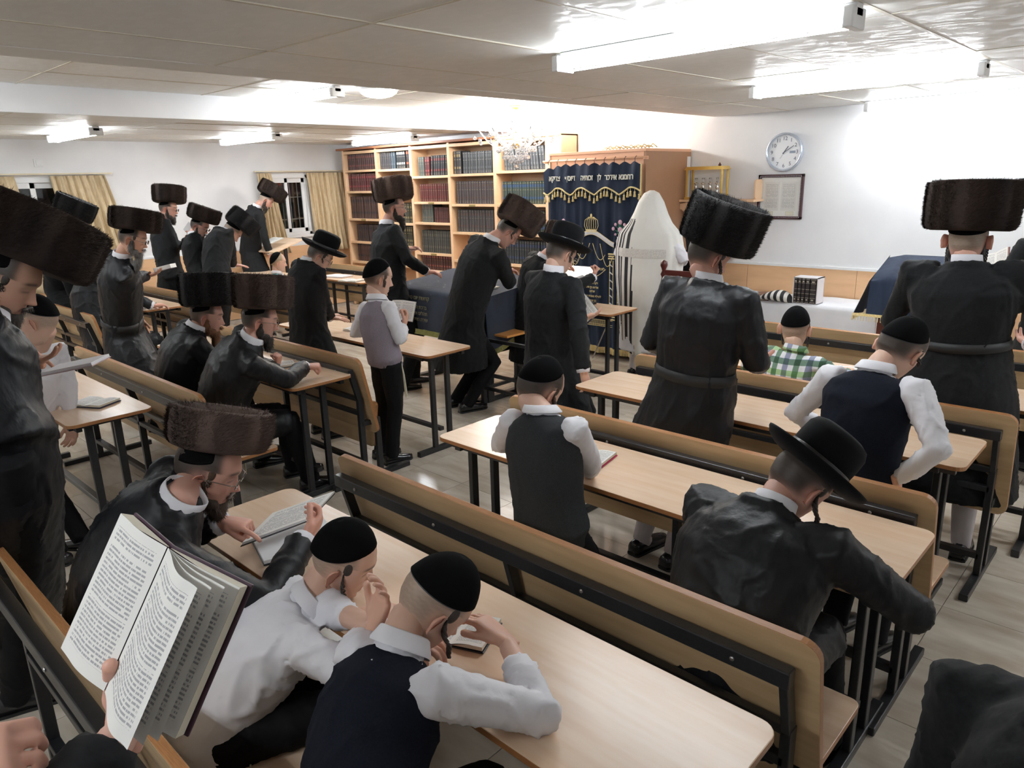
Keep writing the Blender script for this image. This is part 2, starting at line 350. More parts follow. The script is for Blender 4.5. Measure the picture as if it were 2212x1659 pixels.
def make_desk(W, D=.45):
    r = empty('desk', (0, 0, 0), cat='desk'); h = W/2      # origin: floor under the near edge middle
    MB().prism(rrect(-h, 0, h, D, .045), .772, .792, mi=0, ms=1).build('tabletop', [BEECH, EDGE], r, bevel=.003)
    for y in (.05, D-.08): MB().box((-h+.04, y, .735), (h-.04, y+.03, .771)).build('top_rail', BLACK, r, bevel=.003)
    for sx in (-1, 1):
        x = sx*(h-.12)
        MB().box((x-.02, .03, .735), (x+.02, D-.03, .771)).build('bracket', BLACK, r, bevel=.003)
        for y in (.13, .28): MB().box((x-.015, y-.02, .03), (x+.015, y+.02, .74)).build('leg', BLACK, r, bevel=.004)
        MB().box((x-.02, -.04, 0), (x+.02, .46, .04)).build('foot', BLACK, r, bevel=.004)
    MB().box((-h+.12, .185, .15), (h-.12, .225, .18)).build('stretcher', BLACK, r, bevel=.003)
    return r
_pb = {}
def bench(xl, xr, y, label, seat=True, rz=0):
    k = ('b', round(xr-xl, 2), seat); o = _pb.get(k)
    if o is None: o = _pb[k] = make_bench(xr-xl, seat)
    else: o = copy_tree(o)
    o.location = ((xl+xr)/2, y, 0); o.rotation_euler.z = rz; o['label'] = label; o['group'] = 'long benches with black steel frames'
def desk(xl, xr, y, label, D=.45):
    k = ('d', round(xr-xl, 2), D); o = _pb.get(k)
    if o is None: o = _pb[k] = make_desk(xr-xl, D)
    else: o = copy_tree(o)
    o.location = ((xl+xr)/2, y, 0); o['label'] = label; o['group'] = 'long wooden desks with black steel legs'
XR0, XR1 = -2.62, -.52
bench(-2.75, -.65, .40, 'bench in the bottom corner of the photo, behind the two boys bending over one desk')
desk(XR0, XR1, .95, 'desk the two boys in white sleeves lean on, closest to the camera')
bench(XR0+.03, XR1, 1.62, 'bench whose long tilted back crosses the photo in front of the two boys')
desk(XR0, XR1+.01, 2.20, 'desk under the elbows of the young man in the brimmed hat')
bench(XR0, XR1-.02, 2.73, 'bench between the young man in the brimmed hat and the boy in the navy vest')
desk(-2.66, -.58, 3.33, 'desk beside the tall man with the belted coat, its end past the navy vest boy')
bench(-2.62, -.50, 3.93, 'bench behind the boy in the green checked shirt')
desk(-2.55, -.35, 4.37, 'desk in front of the boy in the green checked shirt')
bench(-2.65, -.40, 5.42, 'bench standing in front of the white cloth table')
desk(-6.35, -4.27, 1.04, 'desk with an open book on it beside the boy in the plain white shirt')
bench(-6.1, -3.95, 1.64, 'bench the two seated fur-hatted men sit on, its back turned to the boy in white')
desk(-6.05, -3.96, 2.20, 'desk the seated man with the wristwatch rests his arm on')
bench(-6.05, -3.95, 2.70, 'empty bench with its seat folded up, facing the standing boy in the grey vest', seat=False)
desk(-6.05, -3.95, 3.28, 'desk next to the standing boy in the grey vest')
desk(-5.15, -3.86, 5.38, 'short desk standing between the cloth-covered platform and the dark blue curtain', D=.47)
bench(-9.4, -7.45, 2.2, 'small bench end beside the standing man with the grey beard')
desk(-10.1, -7.92, 2.82, 'desk with a green book lying on it, beyond the grey-bearded man')
bench(-10.1, -7.9, 3.38, 'bench just behind the desk with the green book')
desk(-10.1, -7.9, 3.93, 'desk the bowing man beside the window wall puts his hand on')
bench(-10.1, -7.8, 4.5, 'bench behind the small child in turquoise')
desk(-10.3, -8.95, 5.02, 'desk in front of the small child in turquoise')
desk(-8.9, -7.74, 5.4, 'desk with scattered books beyond the young man in the brimmed hat')
bench(-10.2, -8.0, 6.08, 'bench furthest back, between the lectern and the bookcase')
# ================= BOOKCASE AND BOOKS =================
bc = empty('bookcase', (0, 0, 0), label='tall beech bookcase covering the wall next to the curtained ark', cat='bookcase')
YB = 7.25
bx = [-10.6, -9.72, -8.87, -8.03, -7.12, -6.2]
for i, x in enumerate(bx):
    wd = .05 if i < 5 else .26
    MB().box((x-.02, YB, 0), (x-.02+wd, 7.58, 2.53)).build('upright', SHELFW, bc, bevel=.002)
MB().box((-10.62, 7.56, 0), (-5.96, 7.59, 2.53)).build('back_board', mat('shelf_back', (.55, .36, .22), .6), bc)
MB().box((-10.7, YB-.06, 2.53), (-7.0, 7.58, 2.56)).build('cornice', mat('cornice', (.35, .14, .07), .5), bc, bevel=.004)
MB().box((-7.0, YB-.02, 2.51), (-5.96, 7.58, 2.54)).build('top_board', SHELFW, bc, bevel=.004)
SH = [[.1, .42, .75, 1.08, 1.45, 1.89, 2.22], [.1, .42, .75, 1.05, 1.4, 1.81, 2.21], [.1, .40, .71, .97, 1.42, 1.72, 2.09], [.1, .5, .9, 1.30, 1.69, 2.10], [.1, .5, .9, 1.31, 1.69, 2.12]]
for i in range(5):
    a, b = bx[i]+.03, bx[i+1]-.02
    MB().box((a, YB, 2.47), (b, 7.56, 2.51)).build('shelf', SHELFW, bc)
    for j, z in enumerate(SH[i]):
        MB().box((a, YB+.005, z-.035), (b, 7.56, z)).build('shelf', SHELFW, bc, bevel=.002)
        if (i, j) in ((0, 4), (2, 5), (2, 3), (3, 4), (4, 4)):
            MB().box(((a+b)/2-.06, YB-.002, z-.03), ((a+b)/2+.06, YB+.004, z-.006)).build('name_plate', mat('brass_plate', (.35, .3, .12), .4, metal=.6), bc)
BK = {}
def book_mesh(key, w, h, d, c1, c2, band):
    if key in BK: return BK[key]
    m = MB(); t = w-.003
    cov = mat('cover_%s' % key, c1, .45, noise_s=20, noise_c=tuple(q*.75 for q in c1)); bd = mat('band_%s' % key, band, .4); c2m = mat('label_%s' % key, c2, .5)
    out = [(-t/2, 0.012), (-t*.3, .003), (0, 0), (t*.3, .003), (t/2, .012), (t/2, d), (t/2-.003, d), (t/2-.003, .02), (-t/2+.003, .02), (-t/2+.003, d), (-t/2, d)]
    m.prism(out, 0, h)
    m.box((-t/2+.004, .015, .004), (t/2-.004, d-.005, h-.004), 1)
    for z, hh, mi in ((.06, .008, 2), (.12, .006, 2), (.22, .10, 3), (.62, .008, 2), (.74, .12, 3), (.92, .01, 2)):
        m.prism([(-t*.42, .010), (-t*.3, .0022), (0, -.0012), (t*.3, .0022), (t*.42, .010), (t*.3, .0045), (0, .0015), (-t*.3, .0045)], h*z, h*(z)+h*hh*(1 if hh > .05 else 1), mi=mi)
    BK[key] = m.mesh('book', [cov, mat('page_block', (.8, .74, .62), .8), bd, c2m]); return BK[key]
NB = 0
def row(bay, j, key, c1, c2, band, w, h, label, x0=0, x1=1, lean=0, gap=0, group=None):
    global NB
    a, b = bx[bay]+.04, bx[bay+1]-.03; L = b-a; x = a+L*x0; end = a+L*x1; me = book_mesh(key, w, h, .2, c1, c2, band)
    first = True
    while x+w+abs(lean)*h <= end:
        if NB < 296:
            o = bpy.data.objects.new('book', me); COL.objects.link(o); o.location = (x+w/2, YB+.05+random.uniform(0, .012), SH[bay][j]); NB += 1
            if lean: o.rotation_euler.y = lean; o.location.x += .01; o.location.z += abs(math.sin(lean))*w*.5
            tag(o, label, 'book', group or label)
        x += w+.0015+gap
BR = (.055, .018, .015); DR = (.085, .016, .018); DK = (.028, .026, .03); NV = (.02, .035, .10); GN = (.03, .05, .04); GB = (.55, .42, .18)
BRO = (.07, .035, .03); GRY = (.05, .045, .05)
row(0, 6, 'maroon', BR, (.2, .06, .05), (.3, .15, .08), .052, .245, 'maroon volume on the top shelf beside the window curtain')
row(0, 5, 'oxblood', DR, (.25, .05, .05), (.5, .38, .2), .056, .27, 'oxblood gold-banded volume on the second shelf beside the window curtain')
row(0, 4, 'umber', BRO, (.02, .015, .02), (.2, .12, .08), .066, .35, 'wide dark brown folio on the third shelf beside the window curtain')
row(0, 3, 'black_brown', (.04, .022, .022), (.02, .015, .02), (.1, .06, .04), .064, .27, 'dark volume on the fourth shelf behind the window curtain', .12)
row(0, 2, 'umber', BRO, (.02, .015, .02), (.2, .12, .08), .066, .27, 'dark folio on the lowest shelf seen beside the window curtain', .1, 1)
row(1, 6, 'grey_brown', GRY, (.08, .07, .07), (.3, .2, .12), .05, .26, 'dull brown volume starting the top shelf of the second bay', 0, .35)
row(1, 6, 'grey_blue', (.06, .08, .1), (.1, .12, .15), (.1, .12, .14), .045, .26, 'blue grey volume on the top shelf of the second bay', .35, .52)
row(1, 6, 'white_label', (.02, .02, .022), (.8, .78, .68), (.75, .72, .6), .042, .28, 'black volume with cream labels on the top shelf', .52, .83)
row(1, 6, 'red_label', (.03, .02, .02), (.8, .12, .05), (.25, .15, .1), .05, .28, 'black volume with an orange red label on the top shelf', .83, 1)
row(1, 5, 'crimson', (.11, .015, .02), (.3, .05, .05), (.4, .3, .2), .04, .25, 'thin crimson volume above the standing man at the platform', 0, .6)
row(1, 5, 'red_label', (.03, .02, .02), (.8, .12, .05), (.25, .15, .1), .05, .26, 'black volume with an orange red label above the standing man at the platform', .6, .85)
row(1, 4, 'olive_gilt', (.05, .045, .03), (.2, .17, .08), GB, .05, .30, 'olive gilt-banded volume behind the standing man at the platform', .5, 1)
row(1, 3, 'olive_gilt', (.05, .045, .03), (.2, .17, .08), GB, .05, .28, 'olive gilt-banded volume at the elbow of the man at the platform', .5, 1)
row(2, 6, 'grey_green', (.08, .09, .08), (.12, .1, .08), (.3, .28, .22), .046, .27, 'grey green volume starting the top shelf of the middle bay', .08, .28)
row(2, 6, 'oxblood', DR, (.25, .05, .05), (.5, .38, .2), .056, .29, 'two oxblood volumes among the top shelf of the middle bay', .28, .44)
row(2, 6, 'black_red', (.03, .03, .035), (.2, .04, .04), (.4, .34, .24), .046, .28, 'leaning black volume with a red label in the middle bay', .44, 1, lean=.06, gap=.003)
row(2, 5, 'russet', (.095, .022, .02), (.12, .02, .02), (.45, .34, .2), .047, .255, 'russet volume on the second shelf of the middle bay', .1, 1, lean=0)
row(2, 4, 'grey_green', (.08, .09, .08), (.12, .1, .08), (.3, .28, .22), .04, .2, 'short grey green volume on the third shelf of the middle bay', .12, .45)
row(2, 4, 'brown_thin', (.09, .03, .028), (.05, .02, .02), (.14, .07, .05), .038, .22, 'thin brown volume on the third shelf of the middle bay', .5, 1)
row(2, 3, 'slate', (.05, .05, .045), (.09, .085, .07), (.13, .12, .1), .045, .33, 'slate grey volume on the tall fourth shelf of the middle bay', .08, 1)
row(2, 2, 'maroon', BR, (.2, .06, .05), (.3, .15, .08), .052, .23, 'maroon volume on the low shelf above the platform cloth', .05, 1)
row(3, 5, 'gilt_black', DK, (.25, .2, .1), (.7, .62, .4), .048, .31, 'black volume with bright gilt bars on the top shelf of the fourth bay', .02, .2)
row(3, 5, 'silver_black', (.035, .04, .05), (.07, .08, .09), (.5, .5, .45), .046, .29, 'black volume with a pale dot high on its spine, top shelf of the fourth bay', .24, 1)
row(3, 4, 'brown_black', (.05, .04, .045), (.06, .035, .03), (.4, .34, .22), .049, .31, 'brown black volume in the even set on the second shelf of the fourth bay', .05, 1)
row(3, 3, 'charcoal', (.045, .042, .045), (.07, .04, .035), (.3, .26, .18), .055, .31, 'charcoal volume on the third shelf of the fourth bay', .05, 1)
row(4, 5, 'silver_black', (.035, .04, .05), (.07, .08, .09), (.5, .5, .45), .046, .27, 'black volume leaning behind the chandelier crystals', .1, 1, lean=-.12, gap=.004)
row(4, 4, 'green_blue', (.035, .05, .045), (.02, .06, .16), (.5, .45, .2), .043, .29, 'green and blue gilt volume on the second shelf beside the ark', .05, 1)
row(4, 3, 'green_blue', (.035, .05, .045), (.02, .06, .16), (.5, .45, .2), .043, .29, 'green and blue gilt volume on the third shelf beside the ark', .05, 1)
row(4, 2, 'blue_black', (.03, .035, .04), (.03, .05, .11), (.22, .2, .15), .046, .31, 'blue black volume on the lower shelf beside the ark', .05, 1)
print('BOOKS', NB)
# ================= ARK AND CURTAIN =================
ark = empty('ark_cabinet', (0, 0, 0), label='tall brown ark cabinet behind the dark blue embroidered curtain', cat='cabinet')
ARKB = mat('ark_brown', (.42, .23, .13), .45, noise_s=3, noise_c=(.38, .2, .11))
ARKP = mat('ark_peach', (.85, .48, .30), .4)
A0, A1, AY = -5.66, -4.36, 6.68
MB().box((A1-.03, AY, 0), (A1, 7.58, 2.25)).build('side_panel', ARKB, ark)
MB().box((A0, AY, 0), (A0+.03, 7.58, 2.25)).build('side_panel', ARKB, ark)
MB().box((A0, AY-.01, 2.25), (A1, 7.58, 2.28)).build('top', ARKP, ark, bevel=.003)
MB().box((A0+.03, AY, 2.05), (A1-.03, AY+.03, 2.25)).build('front_board', ARKP, ark)
for a, b in ((A0+.03, (A0+A1)/2-.002), ((A0+A1)/2+.002, A1-.03)): MB().box((a, AY, .08), (b, AY+.025, 2.05)).build('door', ARKP, ark)
MB().box((A1-.005, 7.5, 1.55), (A1+.002, 7.57, 2.2)).build('worn_strip', WALLM, ark)
MB().tube([(A0-.05, AY-.06, 2.19), (A1+.06, AY-.06, 2.19)], .012, 10).build('curtain_rod', ARKP, ark, smooth=True)
for x in (A0-.02, A1+.02): MB().box((x-.01, AY-.07, 2.17), (x+.01, AY, 2.2)).build('rod_bracket', ARKP, ark)
vine = MB()
for k in range(14):
    x = -4.95+k*.045; vine.tube([(x, AY+.05, 2.285), (x+.05, AY+.04+.02*math.sin(k), 2.31+.012*(k % 2)), (x+.1, AY+.05, 2.288)], .006, 6)
vine.build('gilt_garland', GOLDT, ark, smooth=True)
YC = AY-.075
pc = empty('ark_curtain', (0, 0, 0), label='dark blue velvet curtain with gold embroidery hanging before the ark', cat='curtain')
def fold(x, z): return .018*math.sin(x*26+.6*math.sin(z*3))+.01*math.sin(x*57+1+z)+.006*math.sin(x*11)
def cfn(u, v):
    x = A0+.01+(A1-A0-.02)*u; z = 2.0+(.13-2.0)*v; return V((x, YC+.02+fold(x, z), z))
MB().grid(cfn, 150, 30).build('main_cloth', NAVY, pc, smooth=True)
def scal(x):
    t = (x-(A0-.02))/(A1-A0+.03); k = (t*4+.35) % 1.0
    return 1.83+.075*abs(math.cos(PI*k))**1.3*1.0-.01
hooks = [A0+.05+i*.13 for i in range(10)]
def vfn(u, v):
    x = A0-.02+(A1-A0+.03)*u
    s = min(abs(x-h_) for h_ in hooks)/.065; zt = 2.155-.03*min(1, s)**1.4-(.05*max(0, 1-u*5)) ; zb = scal(x)
    z = zt+(zb-zt)*v; return V((x, YC-.012+.012*math.sin(x*19+v)+.006*math.sin(x*43+2*v), z))
MB().grid(vfn, 150, 16).build('valance', NAVY, pc, smooth=True)
gb = MB(); pts = [vfn(i/149, 1)+V((0, -.006, 0)) for i in range(150)]
gb.tube(pts, .009, 6); gb.build('gold_braid', GOLDT, pc, smooth=True)
for i in range(27):
    p = vfn((i+.5)/27, 1)+V((0, -.006, -.004)); t = MB(); t.lathe([(.002, 0), (.003, -.03), (.012, -.034), (.009, -.045), (.016, -.085), (0, -.088)], 8, Matrix.Translation(p)); t.build('tassel', GOLDT, pc, smooth=True)
fr = MB()
for i in range(60):
    z = 2.13-i*.0055*.9; p = V((A1-.005, YC-.02, 2.13-i*.0053)); fr.bar(p, p+V((.022, -.006, -.012)), .004, .003)
for i in range(200):
    x = A0+.02+(A1-A0-.04)*i/199; p = V((x, YC+.012+fold(x, .1), .135)); fr.bar(p, p+V((random.uniform(-.004, .004), -.005, -.07)), .005, .003)
fr.build('gold_fringe', GOLDT, pc, kind='stuff')
MB().tube([(A1-.012, YC-.02, 1.82), (A1-.014, YC, 1.2), (A1-.014, YC, .15)], .006, 6).build('side_braid', GOLDT, pc, smooth=True)
for h_ in hooks: MB().tube([(h_, YC-.01, 2.15), (h_, YC-.012, 2.185), (h_, YC+.013, 2.207), (h_, YC+.03, 2.19)], .0035, 6).build('hook', mat('hook_dark', (.05, .03, .05), .4), pc)
TX = []
def text(name, s, size, x, y, z, m, parent, rot=(PI/2, 0, 0), ext=.0015, sx=1.0, off=0.0):
    c = bpy.data.curves.new(name, 'FONT'); c.body = s; c.size = size; c.extrude = ext; c.align_x = 'CENTER'; c.align_y = 'CENTER'; c.offset = off; c.resolution_u = 3
    o = bpy.data.objects.new(name, c); COL.objects.link(o); o.location = (x, y, z); o.rotation_euler = rot; o.scale = (sx, 1, 1); c.materials.append(m)
    if parent: o.parent = parent
    TX.append(o); return o
def heb(s): return s[::-1]
CREAM = mat('cream_thread', (.85, .83, .74), .6)
wds = ['רחמנא', 'אידכר', 'לן', 'זכותיה', 'דיוסף', 'צדיקא']
xs_ = [(-4.53), (-4.725), (-4.875), (-5.045), (-5.275), (-5.5)]
for w_, x in zip(wds, xs_): text('embroidered_word', heb(w_), .080, x, YC-.036, 2.0, CREAM, pc, ext=.003, sx=.80, off=.0015)
# embroidered arch, crown, columns, vase
def emb(pts, r, name, m, n=6): return MB().tube([V((x, YC-.008, z)) for x, z in pts], r, n).build(name, m, pc, smooth=True)
cx0 = -5.0
arc = [(cx0+t, 1.36+.06*math.cos(t*9.5)-.12*max(0, abs(t)-.22)) for t in [(-.31+.62*i/40) for i in range(41)]]
rb = MB()
rb.grid(lambda u, v: V((arc[int(u*40)][0], YC-.010-.004*math.sin(v*PI), arc[int(u*40)][1]-.022+.044*v)), 41, 5); rb.build('silver_ribbon', SILVT, pc, smooth=True)
for z in (-.024, .024): emb([(x, zz+z) for x, zz in arc], .003, 'gold_cord', GOLDT)
for s_ in (-1, 1):
    for xx in (.255, .30): emb([(cx0+s_*xx, 1.12), (cx0+s_*xx, .8), (cx0+s_*xx, .5)], .0045, 'gold_cord', GOLDT)
    for k in range(7): emb([(cx0+s_*.255, 1.08-k*.085), (cx0+s_*.30, 1.05-k*.085)], .006, 'gold_twist', SILVT)
    for xx in (.36, .43): emb([(cx0+s_*xx, 1.20), (cx0+s_*xx, .8), (cx0+s_*xx, .5)], .0045, 'gold_cord', GOLDT)
    for k in range(7): emb([(cx0+s_*.36, 1.12-k*.09), (cx0+s_*.43, 1.08-k*.09)], .006, 'gold_twist', SILVT)
    for (xa, xb, z) in ((.235, .32, 1.135), (.24, .315, 1.16), (.235, .32, 1.185), (.34, .45, 1.21), (.345, .445, 1.235), (.335, .455, 1.26), (.24, .45, .49), (.23, .46, .46)):
        MB().box((cx0+s_*xa if s_ > 0 else cx0+s_*xb, YC-.014, z), (cx0+s_*xb if s_ > 0 else cx0+s_*xa, YC-.006, z+.014)).build('gold_bar', GOLDT, pc)
    for (xa, dz) in ((.02, .13), (.12, .2)):
        emb([(cx0+s_*(xa+.17*t), 1.30-dz*math.sin(PI*t*.9)-.08*t) for t in [i/14 for i in range(15)]], .0035, 'gold_chain', GOLDT)
    emb([(cx0+s_*(.2*t), 1.02-.1*math.sin(PI/2*(1-t))) for t in [i/10 for i in range(11)]], .0035, 'gold_chain', GOLDT)
    v = MB(); vx = cx0+s_*.39
    v.lathe([(.0, 0), (.03, .003), (.052, .03), (.055, .06), (.04, .095), (.048, .105)], 20, Matrix(((1, 0, 0, vx), (0, .25, 0, YC-.008), (0, 0, 1, 1.275), (0, 0, 0, 1)))); v.build('silver_vase', SILVT, pc, smooth=True)
    pink = mat('pink_thread', (.62, .32, .46), .6, noise_s=150, noise_c=(.75, .5, .6)); gr = mat('green_thread', (.05, .30, .16), .6)
    for dx, dz, rr in ((0, .15, .026), (-.06, .125, .018), (.055, .125, .018), (0, .07, .03), (-.09, .08, .02), (.085, .08, .02), (-.06, .02, .014), (.055, .02, .014)):
        MB().ell((vx+dx, YC-.014, 1.385+dz), (rr, .006, rr), 12, 8).build('pink_flower', pink, pc, smooth=True)
    lf = MB()
    for k in range(18):
        a = PI*(k/17); q = V((vx+.075*math.cos(a)*(.6+.4*(k % 2)), YC-.011, 1.40+.13*math.sin(a)*(.7+.45*(k % 2)))); lf.bar((vx, YC-.011, 1.42), q, .007, .003)
    lf.build('green_leaves', gr, pc)
for k in range(7):
    t = (k-3)/3; emb([(cx0+t*.06, 1.425), (cx0+t*.095, 1.49), (cx0+t*.085, 1.55), (cx0+t*.03, 1.585)], .0035, 'crown_cord', GOLDT)
for z in (1.42, 1.44): MB().box((cx0-.075, YC-.014, z), (cx0+.075, YC-.006, z+.01)).build('crown_band', GOLDT, pc)
MB().ell((cx0, YC-.01, 1.60), (.014, .006, .02), 10, 8).build('crown_tip', GOLDT, pc)
for z, s_, sz in ((1.02, 'לזכר עולם יהיה צדיק', .04), (.86, 'ויקרא יעקב', .035), (.81, 'אליהו בן דוד', .035), (.765, 'שלום', .035), (.71, 'לעילוי נשמת יוסף', .035), (.66, 'בן יצחק', .035)):
    text('embroidered_line', heb(s_), sz, cx0+.02, YC-.014, z, GOLDT, pc, ext=.002)
gr_ = MB()
for k in range(40): gr_.bar((cx0-.24+k*.0125, YC-.01, .38), (cx0-.235+k*.0125, YC-.01, .45), .003, .002)
for z in (.38, .40, .45): gr_.bar((cx0-.26, YC-.01, z), (cx0+.3, YC-.01, z), .004, .004)
gr_.build('gold_lattice', GOLDT, pc)
# ================= WALL SHELF, CLOCK, FRAME =================
sh = empty('wall_shelf', (-4.64, YF, 1.74), label='light wooden wall shelf on a turned bracket holding the gilt lamp case', cat='shelf')
MB().box((0, -.24, -.025), (1.15, 0, 0)).build('shelf_board', SHELFW, sh, bevel=.003)
for x in (.0, 1.12): MB().prism(rrect(0, 0, .16, .2, .03), 0, .018, M=Matrix(((0, 0, 1, x), (-1, 0, 0, -.02), (0, 1, 0, 0), (0, 0, 0, 1)))).build('end_board', SHELFW, sh, bevel=.002)
br = [(.16, -.13), (.19, -.08), (.27, -.045), (.37, -.03), (.78, -.03), (.88, -.045), (.96, -.08), (.99, -.13), (.93, -.13), (.89, -.105), (.85, -.105), (.81, -.135), (.34, -.135), (.30, -.105), (.26, -.105), (.22, -.13)]
MB().prism(br, -.02, .0, M=Matrix(((1, 0, 0, 0), (0, 0, 1, -.2), (0, 1, 0, 0), (0, 0, 0, 1)))).build('curved_apron', SHELFW, sh)
for x in (.235, .9):
    MB().lathe([(.022, -.14), (.03, -.17), (.018, -.2), (.026, -.26), (.03, -.33), (.016, -.37), (.03, -.4), (.034, -.43), (.02, -.47), (.028, -.5), (.02, -.56)][::-1], 16, Matrix.Translation((x, -.2, 0))).build('turned_post', mat('honey_wood', (.55, .26, .08), .35), sh, smooth=True)
    MB().box((x-.02, -.2, -.6), (x+.02, 0, -.56)).build('bracket_foot', SHELFW, sh)
lc = empty('lamp_case', (-4.3, YF-.13, 1.742), label='gilt glass-sided case with small silver oil lamps on the wall shelf', cat='case')
MB().box((-.02, -.08, 0), (.44, .08, .025)).build('base', GOLD, lc, bevel=.004)
for x in (0, .42):
    for y in (-.065, .065): MB().bar((x, y, .025), (x, y, .31), .02, .02).build('post', GOLD, lc, bevel=.002)
MB().prism([(-.03, .31), (.45, .31), (.42, .345), (0, .345)], -.08, .08, M=Matrix(((1, 0, 0, 0), (0, 0, 1, 0), (0, 1, 0, 0), (0, 0, 0, 1)))).build('roof', GOLD, lc)
MB().lathe([(.012, .345), (.018, .355), (.0, .385)], 10, Matrix.Translation((.38, -.05, 0))).build('finial', MAHOG, lc, smooth=True)
for i in range(4):
    x = .08+i*.085
    MB().lathe([(.022, .0), (.024, .008), (.008, .02), (.012, .04), (.02, .055), (.009, .07), (.018, .09), (.022, .105), (.009, .12), (.024, .14), (.026, .15), (0, .15)], 14, Matrix.Translation((x, 0, .025))).build('oil_lamp', STEEL, lc, smooth=True)
    MB().lathe([(.013, .15), (.015, .2)], 12, Matrix.Translation((x, 0, .025))).build('glass_cup', mat('clear_glass2', (.95, .97, 1), .03, trans=1), lc, smooth=True)
ck = empty('wall_clock', (-3.29, YF, 2.2), label='round white wall clock with a silver rim showing ten past one', cat='clock')
RX = Matrix(((1, 0, 0, 0), (0, 0, -1, 0), (0, 1, 0, 0), (0, 0, 0, 1)))
MB().lathe([(.18, 0), (.19, .02), (.19, .045), (.178, .055), (.168, .048), (.168, .02)], 48, RX, close=True).build('rim', mat('clock_rim', (.62, .68, .78), .25, metal=.6), ck, smooth=True)
MB().lathe([(.17, .03), (0, .031)], 48, RX).build('dial', mat('dial', (.88, .9, .93), .4), ck)
INK = mat('ink', (.12, .13, .17), .6)
for k in range(1, 13):
    a = PI/2-k*PI/6; text('numeral', str(k), .052, .132*math.cos(a), -.033, .132*math.sin(a), INK, ck, ext=.0005)
tk = MB()
for k in range(60):
    a = k*PI/30; tk.bar((.158*math.cos(a), -.033, .158*math.sin(a)), (.164*math.cos(a), -.033, .164*math.sin(a)), .002, .001)
tk.build('minute_marks', INK, ck, kind='stuff')
for nm, a, l, wd in (('hour_hand', 55, .07, .009), ('minute_hand', 32, .115, .006), ('second_hand', 238, .075, .002)):
    r_ = math.radians(a); MB().bar((-.02*math.cos(r_), -.037, -.02*math.sin(r_)), (l*math.cos(r_), -.037, l*math.sin(r_)), wd, .002, up=(0, 1, 0)).build(nm, INK, ck)
MB().box((.055, -.0335, -.012), (.115, -.032, .012)).build('date_window', mat('lcd', (.3, .36, .45), .3), ck)
pf = empty('picture_frame', (-3.31, YF, 1.76), label='dark wood framed parchment text with two columns under the clock', cat='frame')
FRM = mat('frame_wood', (.06, .025, .028), .35)
for lo, hi in (((-.24, -.03, -.225), (-.21, 0, .225)), ((.21, -.03, -.225), (.24, 0, .225)), ((-.24, -.03, -.225), (.24, 0, -.195)), ((-.24, -.03, .195), (.24, 0, .225))): MB().box(lo, hi).build('frame_rail', FRM, pf, bevel=.004)
bd = MB()
for k in range(26):
    t = -.215+k*.43/25
    for q in ((t, -.031, -.205), (t, -.031, .205)): bd.ell(q, (.005, .004, .005), 6, 4)
    for q in ((-.215, -.031, t*.93), (.215, -.031, t*.93)): bd.ell(q, (.005, .004, .005), 6, 4)
bd.build('beading', mat('bead', (.3, .28, .32), .4), pf, kind='stuff')
MB().box((-.21, -.012, -.195), (.21, -.005, .195)).build('mount', mat('mount_card', (.8, .8, .77), .7), pf)
def page_mat(name, base, ink, ax='x', sc=1.0, ls=160.0):
    m = mat(name, base, .75); nt = m.node_tree; N = nt.nodes; L = nt.links; b = N['Principled BSDF']
    tc = [n for n in N if n.type == 'TEX_COORD'][0]; sp = N.new('ShaderNodeSeparateXYZ'); L.new(tc.outputs['UV'], sp.inputs[0])
    # lines of print: rows by v, words by a noise along u
    def M(op, a, bb=None, c=None):
        n = N.new('ShaderNodeMath'); n.operation = op
        for i, q in enumerate((a, bb, c)):
            if q is None: continue
            if isinstance(q, (int, float)): n.inputs[i].default_value = q
            else: L.new(q, n.inputs[i])
        return n.outputs[0]
    row = M('MULTIPLY', sp.outputs[1], ls); fr = M('FRACT', row); ln = M('LESS_THAN', fr, .5)
    cb = N.new('ShaderNodeCombineXYZ'); L.new(M('MULTIPLY', sp.outputs[0], ls*.9), cb.inputs[0]); L.new(M('MULTIPLY', M('FLOOR', row), 7.31), cb.inputs[1])
    nz = N.new('ShaderNodeTexNoise'); nz.inputs['Scale'].default_value = 1.3; nz.inputs['Detail'].default_value = 1; L.new(cb.outputs[0], nz.inputs[0])
    wd = M('GREATER_THAN', nz.outputs[0], .43)
    def inr(q, a, c): return M('MULTIPLY', M('GREATER_THAN', q, a), M('LESS_THAN', q, c))
    k = M('MULTIPLY', M('MULTIPLY', ln, wd), M('MULTIPLY', inr(sp.outputs[0], .09, .91), inr(sp.outputs[1], .07, .93)))
    para = M('GREATER_THAN', M('ABSOLUTE', M('SUBTRACT', M('FRACT', M('MULTIPLY', sp.outputs[1], 2.7)), .5)), .035)
    k = M('MULTIPLY', M('MULTIPLY', k, para), .62)
    mx = N.new('ShaderNodeMix'); mx.data_type = 'RGBA'; mx.inputs[6].default_value = (*base, 1); mx.inputs[7].default_value = (*ink, 1); L.new(k, mx.inputs[0]); L.new(mx.outputs[2], b.inputs['Base Color'])
    return m
PAGE = page_mat('printed_page', (.80, .78, .74), (.12, .12, .16), ls=34)
SCRIPT = page_mat('script_page', (.70, .69, .66), (.25, .24, .25), ls=26)
def uvgrid(m, fn, nu, nv, mi=0):
    m.grid(fn, nu, nv, mi); return m
def add_uv(o, nu, nv):
    me = o.data; uv = me.uv_layers.new(name='UVMap'); d = np.zeros(len(me.loops)*2, dtype=np.float32)
    li = np.zeros(len(me.loops), dtype=np.int32); me.loops.foreach_get('vertex_index', li)
    li = li % (nu*nv)
    d[0::2] = (li % nu)/(nu-1); d[1::2] = (li//nu)/(nv-1); uv.data.foreach_set('uv', d)
